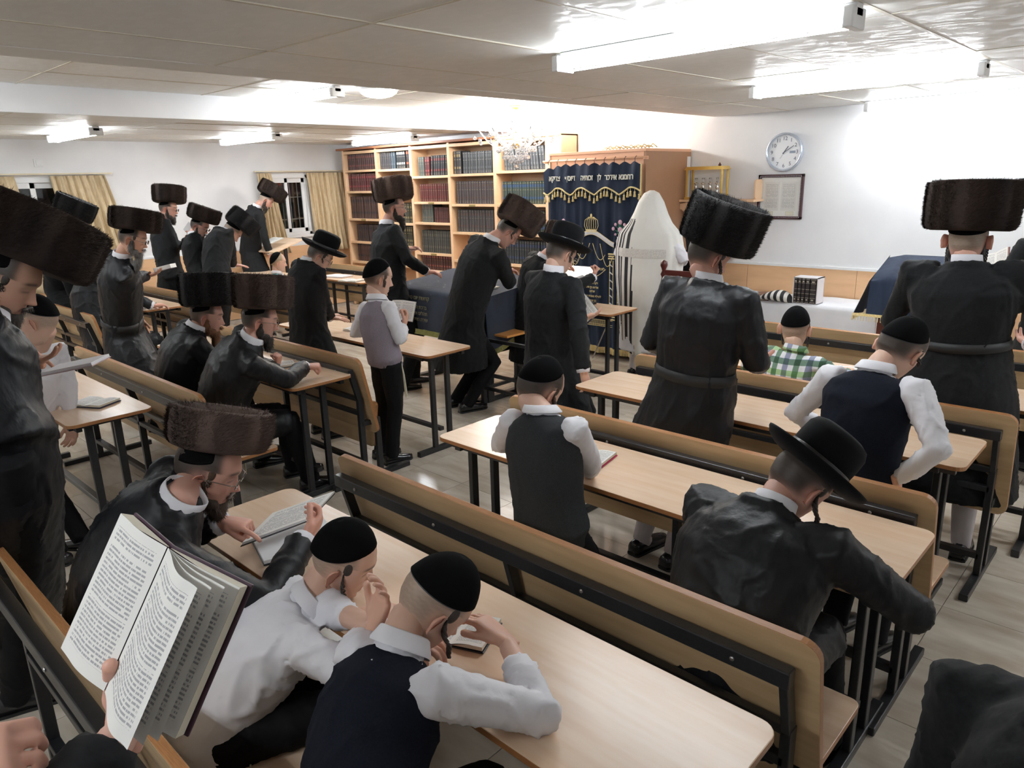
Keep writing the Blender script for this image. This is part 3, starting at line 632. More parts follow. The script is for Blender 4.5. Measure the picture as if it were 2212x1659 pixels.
for x0, x1 in ((-.17, -.01), (.01, .17)):
    o = MB().grid(lambda u, v: V((x0+(x1-x0)*u, -.0135, .15-.29*v)), 3, 3).build('text_sheet', SCRIPT, pf); add_uv(o, 3, 3)
for x0 in (-.15, .07):
    MB().box((x0, -.014, -.185), (x0+.08, -.012, -.15)).build('caption_card', mat('caption', (.72, .7, .58), .6), pf); MB().box((x0-.003, -.0135, -.188), (x0+.083, -.0118, -.147)).build('caption_edge', mat('cap_edge', (.45, .42, .3), .5), pf)
# ================= WHITE TABLE =================
wt = empty('long_table', (-2.72, 6.98, 0), label='long table under a white cloth along the wainscot', cat='table')
MB().box((-.85, .02, .74), (.62, .56, .765)).build('tabletop', BEECH, wt)
for x in (-.8, .57):
    for y in (.06, .5): MB().box((x-.02, y-.02, 0), (x+.02, y+.02, .74)).build('leg', BLACK, wt)
LINEN = mat('white_linen', (.84, .84, .87), .8, noise_s=5, noise_c=(.78, .78, .82), bump=.1, bump_s=8)
cl = MB()
def clf(u, v):
    x = -.88+1.53*u
    if v < .35: return V((x, .58-.58*(v/.35), .772+.002*math.sin(x*20)))
    t = (v-.35)/.65; return V((x+.01*math.sin(x*9+t*3), -.005-.02*t*(1+.6*math.sin(x*13))-.01*t*math.sin(x*31), .772-.48*t))
cl.grid(clf, 90, 24); cl.grid(lambda u, v: V((.65+.01*math.sin(u*9)*v, .58-.58*u, .772-.48*v)), 20, 8)
o = cl.build('tablecloth', LINEN, smooth=True, loc=(-2.72, 6.98, 0), label='white tablecloth falling over the front of the long table', cat='tablecloth')
bs = empty('book_set', (-2.86, 6.99, .775), label='five black volumes in a white slipcase on the white cloth', cat='books')
MB().box((0, .01, 0), (.008, .17, .255)).box((.228, .01, 0), (.236, .17, .255)).box((0, .01, .247), (.236, .17, .255)).box((0, .01, 0), (.236, .17, .006)).box((0, .165, 0), (.236, .172, .255)).build('slipcase', mat('slipcase', (.82, .78, .8), .5), bs)
cvr = mat('set_cover', (.035, .028, .03), .4); sg = mat('set_gilt', (.5, .46, .36), .4)
for i, (a, wd) in enumerate(((.009, .036), (.046, .036), (.083, .036), (.12, .045), (.166, .06))):
    m = MB(); m.prism([(a, .02), (a+.006, .004), (a+wd-.007, .004), (a+wd-.001, .02), (a+wd-.001, .16), (a, .16)], .008, .245)
    for z in (.016, .06, .10, .14, .2, .236): m.box((a+.003, .001, z), (a+wd-.004, .006, z+.003), 1)
    m.box((a+wd*.3, .0015, .036), (a+wd*.65, .005, .048), 1); m.box((a+wd*.25, .0015, .21), (a+wd*.7, .005, .222), 1)
    m.build('volume', [cvr, sg], bs, bevel=.001)
bk = empty('closed_book', (-3.28, 7.05, .775), label='thick closed brown book lying on the white cloth behind the striped shawl', cat='book'); bk.rotation_euler.z = .25
MB().box((-.16, -.10, .006), (.15, .10, .052)).build('pages', mat('page_cream', (.75, .7, .58), .8), bk)
for z in (0, .052): MB().box((-.165, -.105, z), (.165, .105, z+.006)).build('cover', mat('brown_cover', (.16, .07, .045), .4), bk)
MB().box((.15, -.105, 0), (.166, .105, .058)).build('spine', mat('brown_cover', (.16, .07, .045), .4), bk)
MB().box((-.06, -.04, 0), (.06, .04, .012)).build('paper_slip', LINEN, loc=(-3.44, 7.1, .776), label='folded white paper beside the closed brown book', cat='paper')
def stripe_mat(name, sc, axis=0, dark=(.02, .02, .024), light=(.82, .8, .76), w=.52, rng=None):
    m = mat(name, light, .75, bump=.1, bump_s=40); nt = m.node_tree; N = nt.nodes; L = nt.links
    a = N.new('ShaderNodeUVMap'); sp = N.new('ShaderNodeSeparateXYZ'); L.new(a.outputs[0], sp.inputs[0])
    s_ = N.new('ShaderNodeMath'); s_.operation = 'MULTIPLY'; L.new(sp.outputs[axis], s_.inputs[0]); s_.inputs[1].default_value = sc
    f = N.new('ShaderNodeMath'); f.operation = 'FRACT'; L.new(s_.outputs[0], f.inputs[0]); g_ = N.new('ShaderNodeMath'); g_.operation = 'LESS_THAN'; L.new(f.outputs[0], g_.inputs[0]); g_.inputs[1].default_value = w
    k = g_.outputs[0]
    if rng:
        for op, q in (('GREATER_THAN', rng[0]), ('LESS_THAN', rng[1])):
            h_ = N.new('ShaderNodeMath'); h_.operation = op; L.new(sp.outputs[axis], h_.inputs[0]); h_.inputs[1].default_value = q
            mm = N.new('ShaderNodeMath'); mm.operation = 'MULTIPLY'; L.new(k, mm.inputs[0]); L.new(h_.outputs[0], mm.inputs[1]); k = mm.outputs[0]
    mx = N.new('ShaderNodeMix'); mx.data_type = 'RGBA'; mx.inputs[6].default_value = (*light, 1); mx.inputs[7].default_value = (*dark, 1); L.new(k, mx.inputs[0]); L.new(mx.outputs[2], N['Principled BSDF'].inputs['Base Color']); return m
ts = MB()
def tsf(u, v):
    a = v*2*PI; r1 = .075+.012*math.sin(u*9)+.006*math.sin(a*3+u*5); k = math.sin(PI*min(1, max(.0, u*.96+.03)))**.45
    return V((-3.2+.34*u, 7.0-.10+.09*math.cos(a)*1.0*k+.1, .778+(.06+.058*math.sin(a)*(.7+.5*u))*k*(.7+.45*u)))
o = ts.grid(tsf, 30, 24).build('folded_shawl', stripe_mat('shawl_stripes', 5.5, 0), smooth=True, label='folded black and white striped prayer shawl on the white cloth', cat='shawl'); add_uv(o, 30, 24)
fg = MB()
for k in range(12): fg.tube([(-3.19, 6.95+.01*k, .80), (-3.24-.01*(k % 3), 6.94+.012*k, .782), (-3.30-.015*(k % 4), 6.92+.014*k, .778)], .003, 5)
fgo = fg.build('fringe', LINEN, kind='stuff'); fgo.parent = o
# ================= LECTERNS, CHAIR, PLATFORM =================
nl = empty('covered_lectern', (-1.6, 6.35, 0), label='mahogany lectern draped in dark blue velvet beside the white table', cat='lectern')
for x in (-.26, .3):
    for y in (.06, .4): MB().box((x-.025, y-.025, 0), (x+.025, y+.025, 1.0)).build('leg', MAHOG, nl, bevel=.004)
MB().box((-.28, .04, .35), (.32, .06, .95)).build('front_panel', MAHOG, nl)
MB().box((-.3, .02, .98), (.34, .46, 1.02)).build('sloped_board', MAHOG, nl)
def nlf(u, v):
    # cloth: hangs at the near side, slopes over the top
    x = -.36+.76*u; L = 1.0; t = v
    side = .05*(max(0, .12-u)/.12)
    if t < .5: q = t/.5; return V((x, .0-.03*(1-q), .84+.30*q-.02*math.sin(x*21)*(1-q)*.5))
    q = (t-.5)/.5; return V((x, .0+.42*q, 1.14+.17*q**.7-.03*(1-min(1, u*6))))
nc = MB().grid(nlf, 40, 30); nc.grid(lambda u, v: V((-.36-.10*v-.02*math.sin(u*12)*v, -.03*(1-u)+.45*u, (1.13+.17*u)*(1-v)+.84*v)), 20, 14)
nc.build('velvet_cover', NAVY, nl, smooth=True)
fr = MB()
for i in range(40):
    x = -.46+.86*i/39; fr.bar((x, -.035, .845), (x+.002, -.04, .80), .006, .004)
for i in range(22): y = -.03+.48*i/21; fr.bar((-.465, y, .845), (-.468, y, .80), .006, .004)
fr.box((-.46, -.04, .84), (.4, -.034, .862)); fr.build('gold_fringe', GOLDT, nl, kind='stuff')
for x in (-.12, -.04, .04): MB().box((x, -.002, 1.15), (x+.05, .0, 1.162)).build('silver_letter', SILVT, nl)
text('embroidered_word', heb('שויתי'), .07, .02, .13, 1.22, SILVT, nl, rot=(.45, 0, 0), ext=.002)
ch = empty('chair', (-3.60, 5.85, 0), label='mahogany chair with a turned finial beside the man in the white shawl', cat='chair')
for x in (0, .42):
    MB().lathe([(.022, 0), (.024, .4), (.018, .5), (.03, .56), (.02, .62), (.028, .8), (.03, .95), (.018, 1.0), (.03, 1.03), (.016, 1.06), (.022, 1.08), (.034, 1.11), (.03, 1.145), (0, 1.16)], 14, Matrix.Translation((x, 0, .1))).build('back_post', MAHOG, ch, smooth=True)
    MB().lathe([(.02, 0), (.026, .25), (.02, .45)], 12, Matrix.Translation((x, .4, 0))).build('leg', MAHOG, ch, smooth=True)
for z in (.7, .92, 1.12): MB().box((0, -.012, z), (.42, .012, z+.05)).build('back_rail', MAHOG, ch, bevel=.004)
MB().box((-.02, -.02, .45), (.44, .44, .49)).build('seat', MAHOG, ch, bevel=.006)
# reading platform (bimah)
bm = empty('reading_platform', (-5.3, 4.5, 0), label='high reading platform under a dark blue cloth and clear plastic sheet', cat='platform')
for x in (-.55, .62):
    for y in (.1, .6): MB().box((x-.04, y-.04, 0), (x+.04, y+.04, .92)).build('leg', BLACK, bm, bevel=.004)
    MB().box((x-.03, -.05, 0), (x+.03, .8, .05)).build('foot', BLACK, bm)
    MB().box((x-.02, .1, .45), (x+.02, .6, .49)).build('brace', BLACK, bm)
MB().box((-.6, .04, .92), (.68, .84, .96)).build('board', BEECH, bm)
def bmz(y): return 1.0+.09*(y/.88)
def bcf(dx, k):
    def f(u, v):
        # v: 0 near hem -> 1 far edge
        x = -.65+1.38*u
        if v < .5:
            q = v/.5; z = .62+(bmz(0)-.62)*q; return V((x+dx*(u-.5), -.01-k-.03*(1-q)*(1+.5*math.sin(x*9)), z-.03*math.sin(u*PI)*(1-q)*0))
        q = (v-.5)/.5; y = .88*q; return V((x+dx*(u-.5), y, bmz(y)+k))
    return f
def bsf(sx, k):
    x0 = -.65 if sx < 0 else .73
    return lambda u, v: V((x0+sx*(k+.03*v*(1+.6*math.sin(u*11))), -.02+.9*u, bmz(.88*u)-(.38+.12*math.sin(u*PI/2*.9)*0+.10*(1-u)*v)*v+k*(1-v)))
cb = MB().grid(bcf(0, 0), 40, 30); cb.grid(bsf(-1, 0), 24, 14); cb.grid(bsf(1, 0), 24, 14); cb.build('velvet_cloth', NAVY, bm, smooth=True)
LIME = mat('lime_gold', (.42, .42, .12), .55, noise_s=60, noise_c=(.6, .58, .25))
fr = MB()
for i in range(120): x = -.65+1.38*i/119; fr.bar((x, -.052, .625), (x+.003, -.058, .575), .008, .004)
for i in range(70):
    u = i/69
    for sx in (-1, 1):
        p = bsf(sx, 0)(u, 1); fr.bar(p, p+V((sx*.004, 0, -.05)), .008, .004, up=(0, 1, 0))
fr.build('lime_fringe', LIME, bm, kind='stuff')
for k, (z, s_, sz) in enumerate(((.93, 'קדושת יום טוב', .055), (.84, 'ברכת השיר', .05), (.78, 'תהלים ופיוט', .05), (.72, 'שירה חדשה', .05))): text('embroidered_line', heb(s_), sz, -.15, -.05, z, mat('dull_gold', (.25, .22, .13), .6), bm)
pl = MB().grid(bcf(.02, .006), 40, 30); pl.grid(bsf(-1, .01), 24, 14); pl.grid(bsf(1, .01), 24, 14)
PLAST = mat('clear_plastic', (.95, .97, 1), .07, spec=.8, alpha=.035, bump=.6, bump_s=14); pl.build('plastic_sheet', PLAST, bm, smooth=True)
lt = empty('low_table', (-4.6, 4.46, 0), label='low black-framed table with a plywood panel beside the reading platform', cat='table')
for x in (0, .62):
    for y in (0, .45): MB().box((x-.02, y-.02, 0), (x+.02, y+.02, .64)).build('leg', BLACK, lt, bevel=.003)
for y in (0, .45):
    for z in (.62, .30, .17): MB().box((0, y-.015, z), (.62, y+.015, z+.03)).build('rail', BLACK, lt, bevel=.003)
MB().bar((.02, .0, .18), (.02, .45, .18), .03, .03).build('rail', BLACK, lt)
MB().box((-.03, .1, .65), (.22, .5, .67)).build('tabletop', [mat('orange_wood', (.75, .34, .1), .35)], lt, bevel=.003)
MB().box((.05, .47, .2), (.62, .49, .92)).build('panel', BACKW, lt, bevel=.003)
# lectern by the far window
wl_ = empty('lectern', (-10.1, 5.40, 0), label='sloped wooden lectern with an open book under the barred window', cat='lectern')
def slope(m, x0, x1, y0, z0, y1, z1, t, mi=0):
    d = V((0, y1-y0, z1-z0)).normalized(); n = V((1, 0, 0)).cross(d)*t
    vs = [(x0, y0, z0), (x1, y0, z0), (x1, y1, z1), (x0, y1, z1)]; m.add(vs+[tuple(V(p)-n) for p in vs], [(0, 1, 2, 3), (7, 6, 5, 4), (0, 4, 5, 1), (1, 5, 6, 2), (2, 6, 7, 3), (3, 7, 4, 0)], mi); return m
slope(MB(), -.3, .3, 0, 1.08, .5, 1.24, .02).build('sloped_top', [BEECH], wl_, bevel=.003)
for x in (-.22, .22): MB().box((x-.015, .2, .02), (x+.015, .25, 1.12)).build('leg', BLACK, wl_, bevel=.003); MB().box((x-.02, .0, 0), (x+.02, .45, .035)).build('foot', BLACK, wl_)
MB().box((-.22, .21, .7), (.22, .24, .73)).build('rail', BLACK, wl_)
ld = empty('lectern', (-4.52, 5.47, .793), label='small sloped book rest standing on the short desk by the dark blue curtain', cat='lectern')
slope(MB(), -.28, .22, .0, .20, .34, .36, .02).build('sloped_top', [BEECH, EDGE], ld, bevel=.003)
MB().box((-.26, .02, 0), (.2, .32, .02)).build('base', BLACK, ld); MB().box((-.05, .13, .0), (0, .18, .27)).build('post', BLACK, ld)
# ================= CHANDELIER =================
cd = empty('chandelier', (-6.2, 6.7, 2.84), label='crystal chandelier with glowing cups hanging before the bookcase', cat='chandelier')
CRY = mat('crystal', (.95, .96, 1), .03, trans=.85, spec=.8); CUPG = mat('cup_glow', (1, 1, 1), .3, emit=(1, .96, .9), es=110)
MB().lathe([(.0, 0), (.07, 0), (.06, -.03), (.015, -.05), (.012, -.2), (.03, -.25), (.014, -.3), (.04, -.38), (.055, -.42), (.02, -.47), (0, -.49)][::-1], 16).build('stem', GOLD, cd, smooth=True)
def crystal(par, p, r):
    MB().lathe([(0, r*1.35), (r*.35, r*.8), (r*.8, r*.35), (r, 0), (r*.8, -r*.5), (r*.4, -r*.85), (0, -r)][::-1], 8, Matrix.Translation(p)).build('crystal_drop', CRY, par)
for k in range(12):
    a = 2*PI*k/12+.1; R_ = .45 if k % 2 else .34; zc = -.25 if k % 2 else -.17
    am = MB().tube([(math.cos(a)*R_*t, math.sin(a)*R_*t, -.36-.13*math.sin(PI*t)*1.0+(zc+.36)*t*t) for t in [i/10 for i in range(11)]], .009, 6)  .build('arm', CRY, cd, smooth=True)
    p = V((math.cos(a)*R_, math.sin(a)*R_, zc))
    MB().lathe([(.01, -.01), (.045, 0), (.055, .015)], 12, Matrix.Translation(p)).build('drip_pan', CRY, am, smooth=True)
    MB().lathe([(.015, .01), (.04, .02), (.05, .055), (.042, .095), (.0, .11)], 12, Matrix.Translation(p)).build('lamp_cup', CUPG, am, smooth=True)
    for b_ in range(3): crystal(am, p+V((.045*math.cos(a+b_*2.1), .045*math.sin(a+b_*2.1), -.10-.03*b_)), .024)
    bd = MB()
    for q in range(12):
        t = q/11; bd.ell(p*(1-t)+V((0, 0, -.46))*t+V((0, 0, -.10*math.sin(PI*t))), (.009,)*3, 8, 6)
    bd.build('bead_chain', CRY, am)
for R_, z, n, r in ((.22, -.5, 9, .03), (.14, -.58, 7, .034), (.06, -.62, 4, .036), (0, -.68, 1, .036)):
    for k in range(n):
        a = 2*PI*k/n+R_*7; crystal(cd, V((R_*math.cos(a), R_*math.sin(a), z)), r)
bd = MB()
for k in range(16):
    a = 2*PI*k/16
    for q in range(7): t = q/6; bd.ell((.24*math.cos(a)*(1-t*.9), .24*math.sin(a)*(1-t*.9), -.43-.2*t), (.01,)*3, 8, 6)
bd.build('bead_basket', CRY, cd)
# ================= PEOPLE =================
RNG = np.random.RandomState(11)
def A3(v): return np.array([v[0], v[1], v[2]], dtype=float)
def rotm(yaw, pitch, roll): return Matrix.Rotation(math.radians(yaw), 4, 'Z') @ Matrix.Rotation(-math.radians(pitch), 4, 'X') @ Matrix.Rotation(math.radians(roll), 4, 'Y')
_waves = [(RNG.normal(size=3), RNG.uniform(0, 6.28)) for _ in range(40)]
def wave_noise(P, freq, seed=0, n=6):
    o = np.zeros(len(P))
    for i in range(n):
        d, ph = _waves[(seed*5+i) % 40]; d = d/np.linalg.norm(d); o += np.sin(P @ d*freq*(1+.25*i)+ph+i)
    return o/n
def wrinkle(co, no, amp, freq, seed, squash=(1, 1, 1)):
    Q = co*np.array(squash); w = wave_noise(Q, freq*.6, seed)[:, None]*.09
    f = wave_noise(Q+w, freq, seed+1, 5); r = np.clip(1-np.abs(f)*5.5, 0, 1)**1.5
    f2 = wave_noise(Q+w*1.7, freq*2.1, seed+4, 5); r2 = np.clip(1-np.abs(f2)*6, 0, 1)**1.5
    g = wave_noise(Q+w*.5, freq*.7, seed+2, 4)
    return co+no*(amp*(r*.55+r2*.30+.5*g-.15))[:, None]
JOBS = []
def union_job(mb, voxel, name, mats, parent, origin, smooth=4, amp=0, freq=30, seed=0, post=None, squash=(1, 1, .45), label=None):
    me = bpy.data.meshes.new(name); vs = np.array(mb.v)-A3(origin)
    me.from_pydata([tuple(q) for q in vs], [], mb.f)
    for m in mats: me.materials.append(m)
    o = bpy.data.objects.new(name, me); COL.objects.link(o); o.parent = parent
    r = o.modifiers.new('r', 'REMESH'); r.mode = 'VOXEL'; r.voxel_size = voxel; r.use_smooth_shade = True
    if smooth: s = o.modifiers.new('s', 'SMOOTH'); s.factor = .55; s.iterations = smooth
    if label: o['label'] = label
    JOBS.append((o, amp, freq, seed, post, squash)); return o
def get_co(me):
    a = np.zeros(len(me.vertices)*3); me.vertices.foreach_get('co', a); return a.reshape(-1, 3)
def get_no(me):
    a = np.zeros(len(me.vertices)*3, dtype=np.float32); me.vertices.foreach_get('normal', a); return a.reshape(-1, 3)
def set_col(me, col):
    a = me.color_attributes.new('Col', 'FLOAT_COLOR', 'POINT'); c = np.ones((len(me.vertices), 4), dtype=np.float32); c[:, :3] = col; a.data.foreach_set('color', c.ravel())
def run_jobs():
    dg = bpy.context.evaluated_depsgraph_get(); outs = []
    for j in JOBS: outs.append(bpy.data.meshes.new_from_object(j[0].evaluated_get(dg)))
    for (o, amp, freq, seed, post, squash), me in zip(JOBS, outs):
        o.modifiers.clear(); nm = o.data.name; old = o.data; o.data = me; bpy.data.meshes.remove(old); me.name = nm
        if amp: co = wrinkle(get_co(me), get_no(me), amp, freq, seed, squash); me.vertices.foreach_set('co', co.ravel())
        me.polygons.foreach_set('use_smooth', [True]*len(me.polygons)); me.update()
        if post: post(o, me)
    JOBS.clear()
def join_arrays(me, parts):
    """append extra vertex/face arrays to an existing mesh, returns a new mesh; parts: (verts Nx3, faces list, col Nx3)"""
    co = get_co(me); vs = [co]; n = len(co)
    fs = [tuple(p.vertices) for p in me.polygons]; col = [me['_c']] if '_c' in me else None
    return co, fs
# ---- materials for people ----
SKIN = mat('skin', (.8, .5, .38), .5, attr='Col', bump=.04, bump_s=300)
nt = SKIN.node_tree; nt.nodes['Principled BSDF'].inputs['Subsurface Weight'].default_value = .12; nt.nodes['Principled BSDF'].inputs['Subsurface Radius'].default_value = (.012, .005, .003)
SATIN = mat('black_satin', (.0045, .005, .007), .5, spec=.28, noise_s=7, noise_c=(.008, .0085, .011), stretch=(1, 1, .4), bump=.45, bump_s=11)
WOOL = mat('black_wool', (.006, .0065, .0075), .8, spec=.2, sheen=.02, noise_s=120, noise_c=(.010, .0105, .012), bump=.1, bump_s=10)
DKNAVY = mat('navy_knit', (.006, .008, .014), .9, spec=.12, noise_s=200, noise_c=(.010, .012, .020), bump=.08, bump_s=300)
GREYK = mat('grey_knit', (.034, .037, .041), .9, spec=.2, noise_s=200, noise_c=(.026, .028, .031), bump=.1, bump_s=300)
MAUVE = mat('mauve_knit', (.27, .23, .27), .9, spec=.2, noise_s=200, noise_c=(.22, .19, .22), bump=.1, bump_s=300)
SHIRT = mat('white_shirt', (.80, .79, .83), .65, noise_s=9, noise_c=(.76, .75, .8), bump=.12, bump_s=14)
TROUS = mat('black_trousers', (.005, .005, .006), .85, spec=.2, noise_s=60, noise_c=(.008, .008, .009))
SHOEM = mat('black_leather', (.014, .014, .016), .22, spec=.6)
SOCK = mat('white_sock', (.72, .66, .68), .85, bump=.1, bump_s=200)
VELV = mat('black_velvet', (.003, .003, .0035), .95, spec=.08)
FELT = mat('black_felt', (.0035, .0035, .0045), .9, spec=.15, sheen=.02)
TRIM = mat('kippah_trim', (.04, .042, .05), .5)
FURD = mat('fur_dark', (.014, .010, .009), .85, spec=.15, noise_s=9, noise_c=(.034, .022, .017), stretch=(1, 1, .4))
FURB = mat('fur_brown', (.055, .038, .033), .85, spec=.15, noise_s=9, noise_c=(.10, .068, .056), stretch=(1, 1, .4))
FURK = mat('fur_black', (.006, .006, .0065), .75, spec=.25, noise_s=9, noise_c=(.013, .011, .011), stretch=(1, 1, .4))
LENS = mat('lens_glass', (.97, .98, 1), .02, trans=1, spec=.5)
HAIRC = {'black': (.025, .02, .017), 'brown': (.075, .045, .028), 'ginger': (.28, .12, .05), 'stub': (.30, .23, .18), 'shave': (.36, .26, .20), 'grey': (.16, .15, .145), 'blond': (.34, .25, .15), 'dark': (.045, .033, .026)}
# ---- blades of fur, vectorised ----
def blades(P, Nn, D, length, width, seed=0):
    r = np.random.RandomState(seed); n = len(P); d = D+r.normal(scale=.22, size=(n, 3)); d /= np.linalg.norm(d, axis=1)[:, None]
    s = np.cross(d, Nn+r.normal(scale=.3, size=(n, 3))); s /= np.linalg.norm(s, axis=1)[:, None]+1e-9
    L = length*(.6+.8*r.rand(n))[:, None]; a = P-s*width/2-Nn*.003; b = P+s*width/2-Nn*.003; c = P+d*L
    vs = np.stack([a, b, c], 1).reshape(-1, 3); return vs
def blade_mesh(me_v, me_f, vs):
    o = len(me_v); me_v.extend([tuple(q) for q in vs]); me_f.extend([(o+3*i, o+3*i+1, o+3*i+2) for i in range(len(vs)//3)])
# ---- fur hats, three shared variants ----
FH = {}
def fur_hat_mesh(kind, R, H):
    key = (kind, round(R, 2), round(H, 2))
    if key in FH: return FH[key]
    m = MB(); n = 48
    prof = [(.086, .004), (R-.035, 0), (R-.012, .008), (R-.002, .028), (R+.003, H*.5), (R+.002, H-.02), (R-.004, H-.006), (R-.015, H), (R-.04, H-.012), (R-.08, H-.045), (.06, H-.06), (0, H-.062)]
    m.lathe(prof, n); m.add([], [])
    for i in range(len(m.f)): m.m[i] = 0
    core = len(m.f)
    r = np.random.RandomState(int(R*1000+H*100)); N = int(21000*(R/.18)*(H/.15))
    u = r.rand(N)*2*PI; t = r.rand(N); P = []; 
    side = t < .70; z = np.where(side, .004+(H-.012)*(t/.70), H-.002-.06*((t-.70)/.30)**.8); rad = np.where(side, np.interp(z, [0, .008, .028, H*.5, H-.02, H], [R-.035, R-.012, R-.002, R+.003, R+.002, R-.008]), R-.02-(R-.03)*((t-.70)/.30)**1.3)
    nr = np.stack([np.cos(u), np.sin(u), np.zeros(N)], 1); tg = np.stack([-np.sin(u), np.cos(u), np.zeros(N)], 1); up = np.array([0, 0, 1.])
    wob = .004*np.sin(u*7)+.003*np.sin(u*13+1)
    P = nr*(rad+wob)[:, None]+up*z[:, None]; nn = np.where(side[:, None], nr, up*.9+nr*.3)
    D = np.where(side[:, None], nr*.30+tg*.6+up*(.45+.2*np.sin(u*5))[:, None], up*.7+nr*.1+tg*.5)
    vs = blades(P, nn, D, .017, .0026, 3); blade_mesh(m.v, m.f, vs); m.m += [1]*(len(vs)//3)
    top = {'d': FURD, 'b': FURB, 'k': FURK}[kind]
    me = m.mesh('fur_hat', [top, top]); me.polygons.foreach_set('use_smooth', [i < core for i in range(len(me.polygons))]); me.update(); FH[key] = me; return me
# ---- head surface ----
ZT = [.122, .116, .10, .08, .05, .02, 0, -.03, -.05, -.07, -.09, -.11, -.124, -.13]
WT = [.004, .022, .047, .063, .074, .077, .0765, .072, .068, .061, .053, .042, .025, .004]
FT = [.004, .025, .052, .07, .084, .089, .086, .083, .083, .083, .080, .078, .068, .045]
BT = [.004, .03, .058, .080, .099, .104, .102, .092, .078, .06, .042, .022, 0, -.03]
def head_pt(a, z, female=0):
    """a: azimuth, 0 = face (+Y), z height; vectorised"""
    w = np.interp(-z, [-q for q in ZT], WT); f = np.interp(-z, [-q for q in ZT], FT); b = np.interp(-z, [-q for q in ZT], BT)
    c, s = np.cos(a), np.sin(a); yl = np.where(c > 0, f, b)
    pw = .88
    x = w*np.sign(s)*np.abs(s)**pw; y = yl*np.sign(c)*np.abs(c)**np.where(c > 0, .80, .9)
    mid = (f-b)/2*0
    g = lambda x0, z0, sx, sz: np.exp(-((x-x0)/sx)**2-((z-z0)/sz)**2)*(c > 0)
    nose = np.interp(z, [-.056, -.048, -.042, -.034, -.02, 0, .014], [0, .004, .024, .030, .019, .008, 0])
    y = y+nose*np.exp(-(x/(.0085+.10*np.clip(-z-.012, 0, .03)))**2)*(c > 0)
    y = y+g(0, .028, .05, .012)*.005-(g(-.032, .004, .018, .014)+g(.032, .004, .018, .014))*.013
    y = y+(g(-.031, .003, .0125, .010)+g(.031, .003, .0125, .010))*.008+(g(-.045, -.03, .02, .018)+g(.045, -.03, .02, .018))*.004
    y = y+(g(0, -.069, .022, .004)+g(0, -.081, .020, .005))*.006-g(0, -.075, .026, .0025)*.003-g(0, -.095, .03, .007)*.004+g(0, -.112, .022, .012)*.005
    return x, y
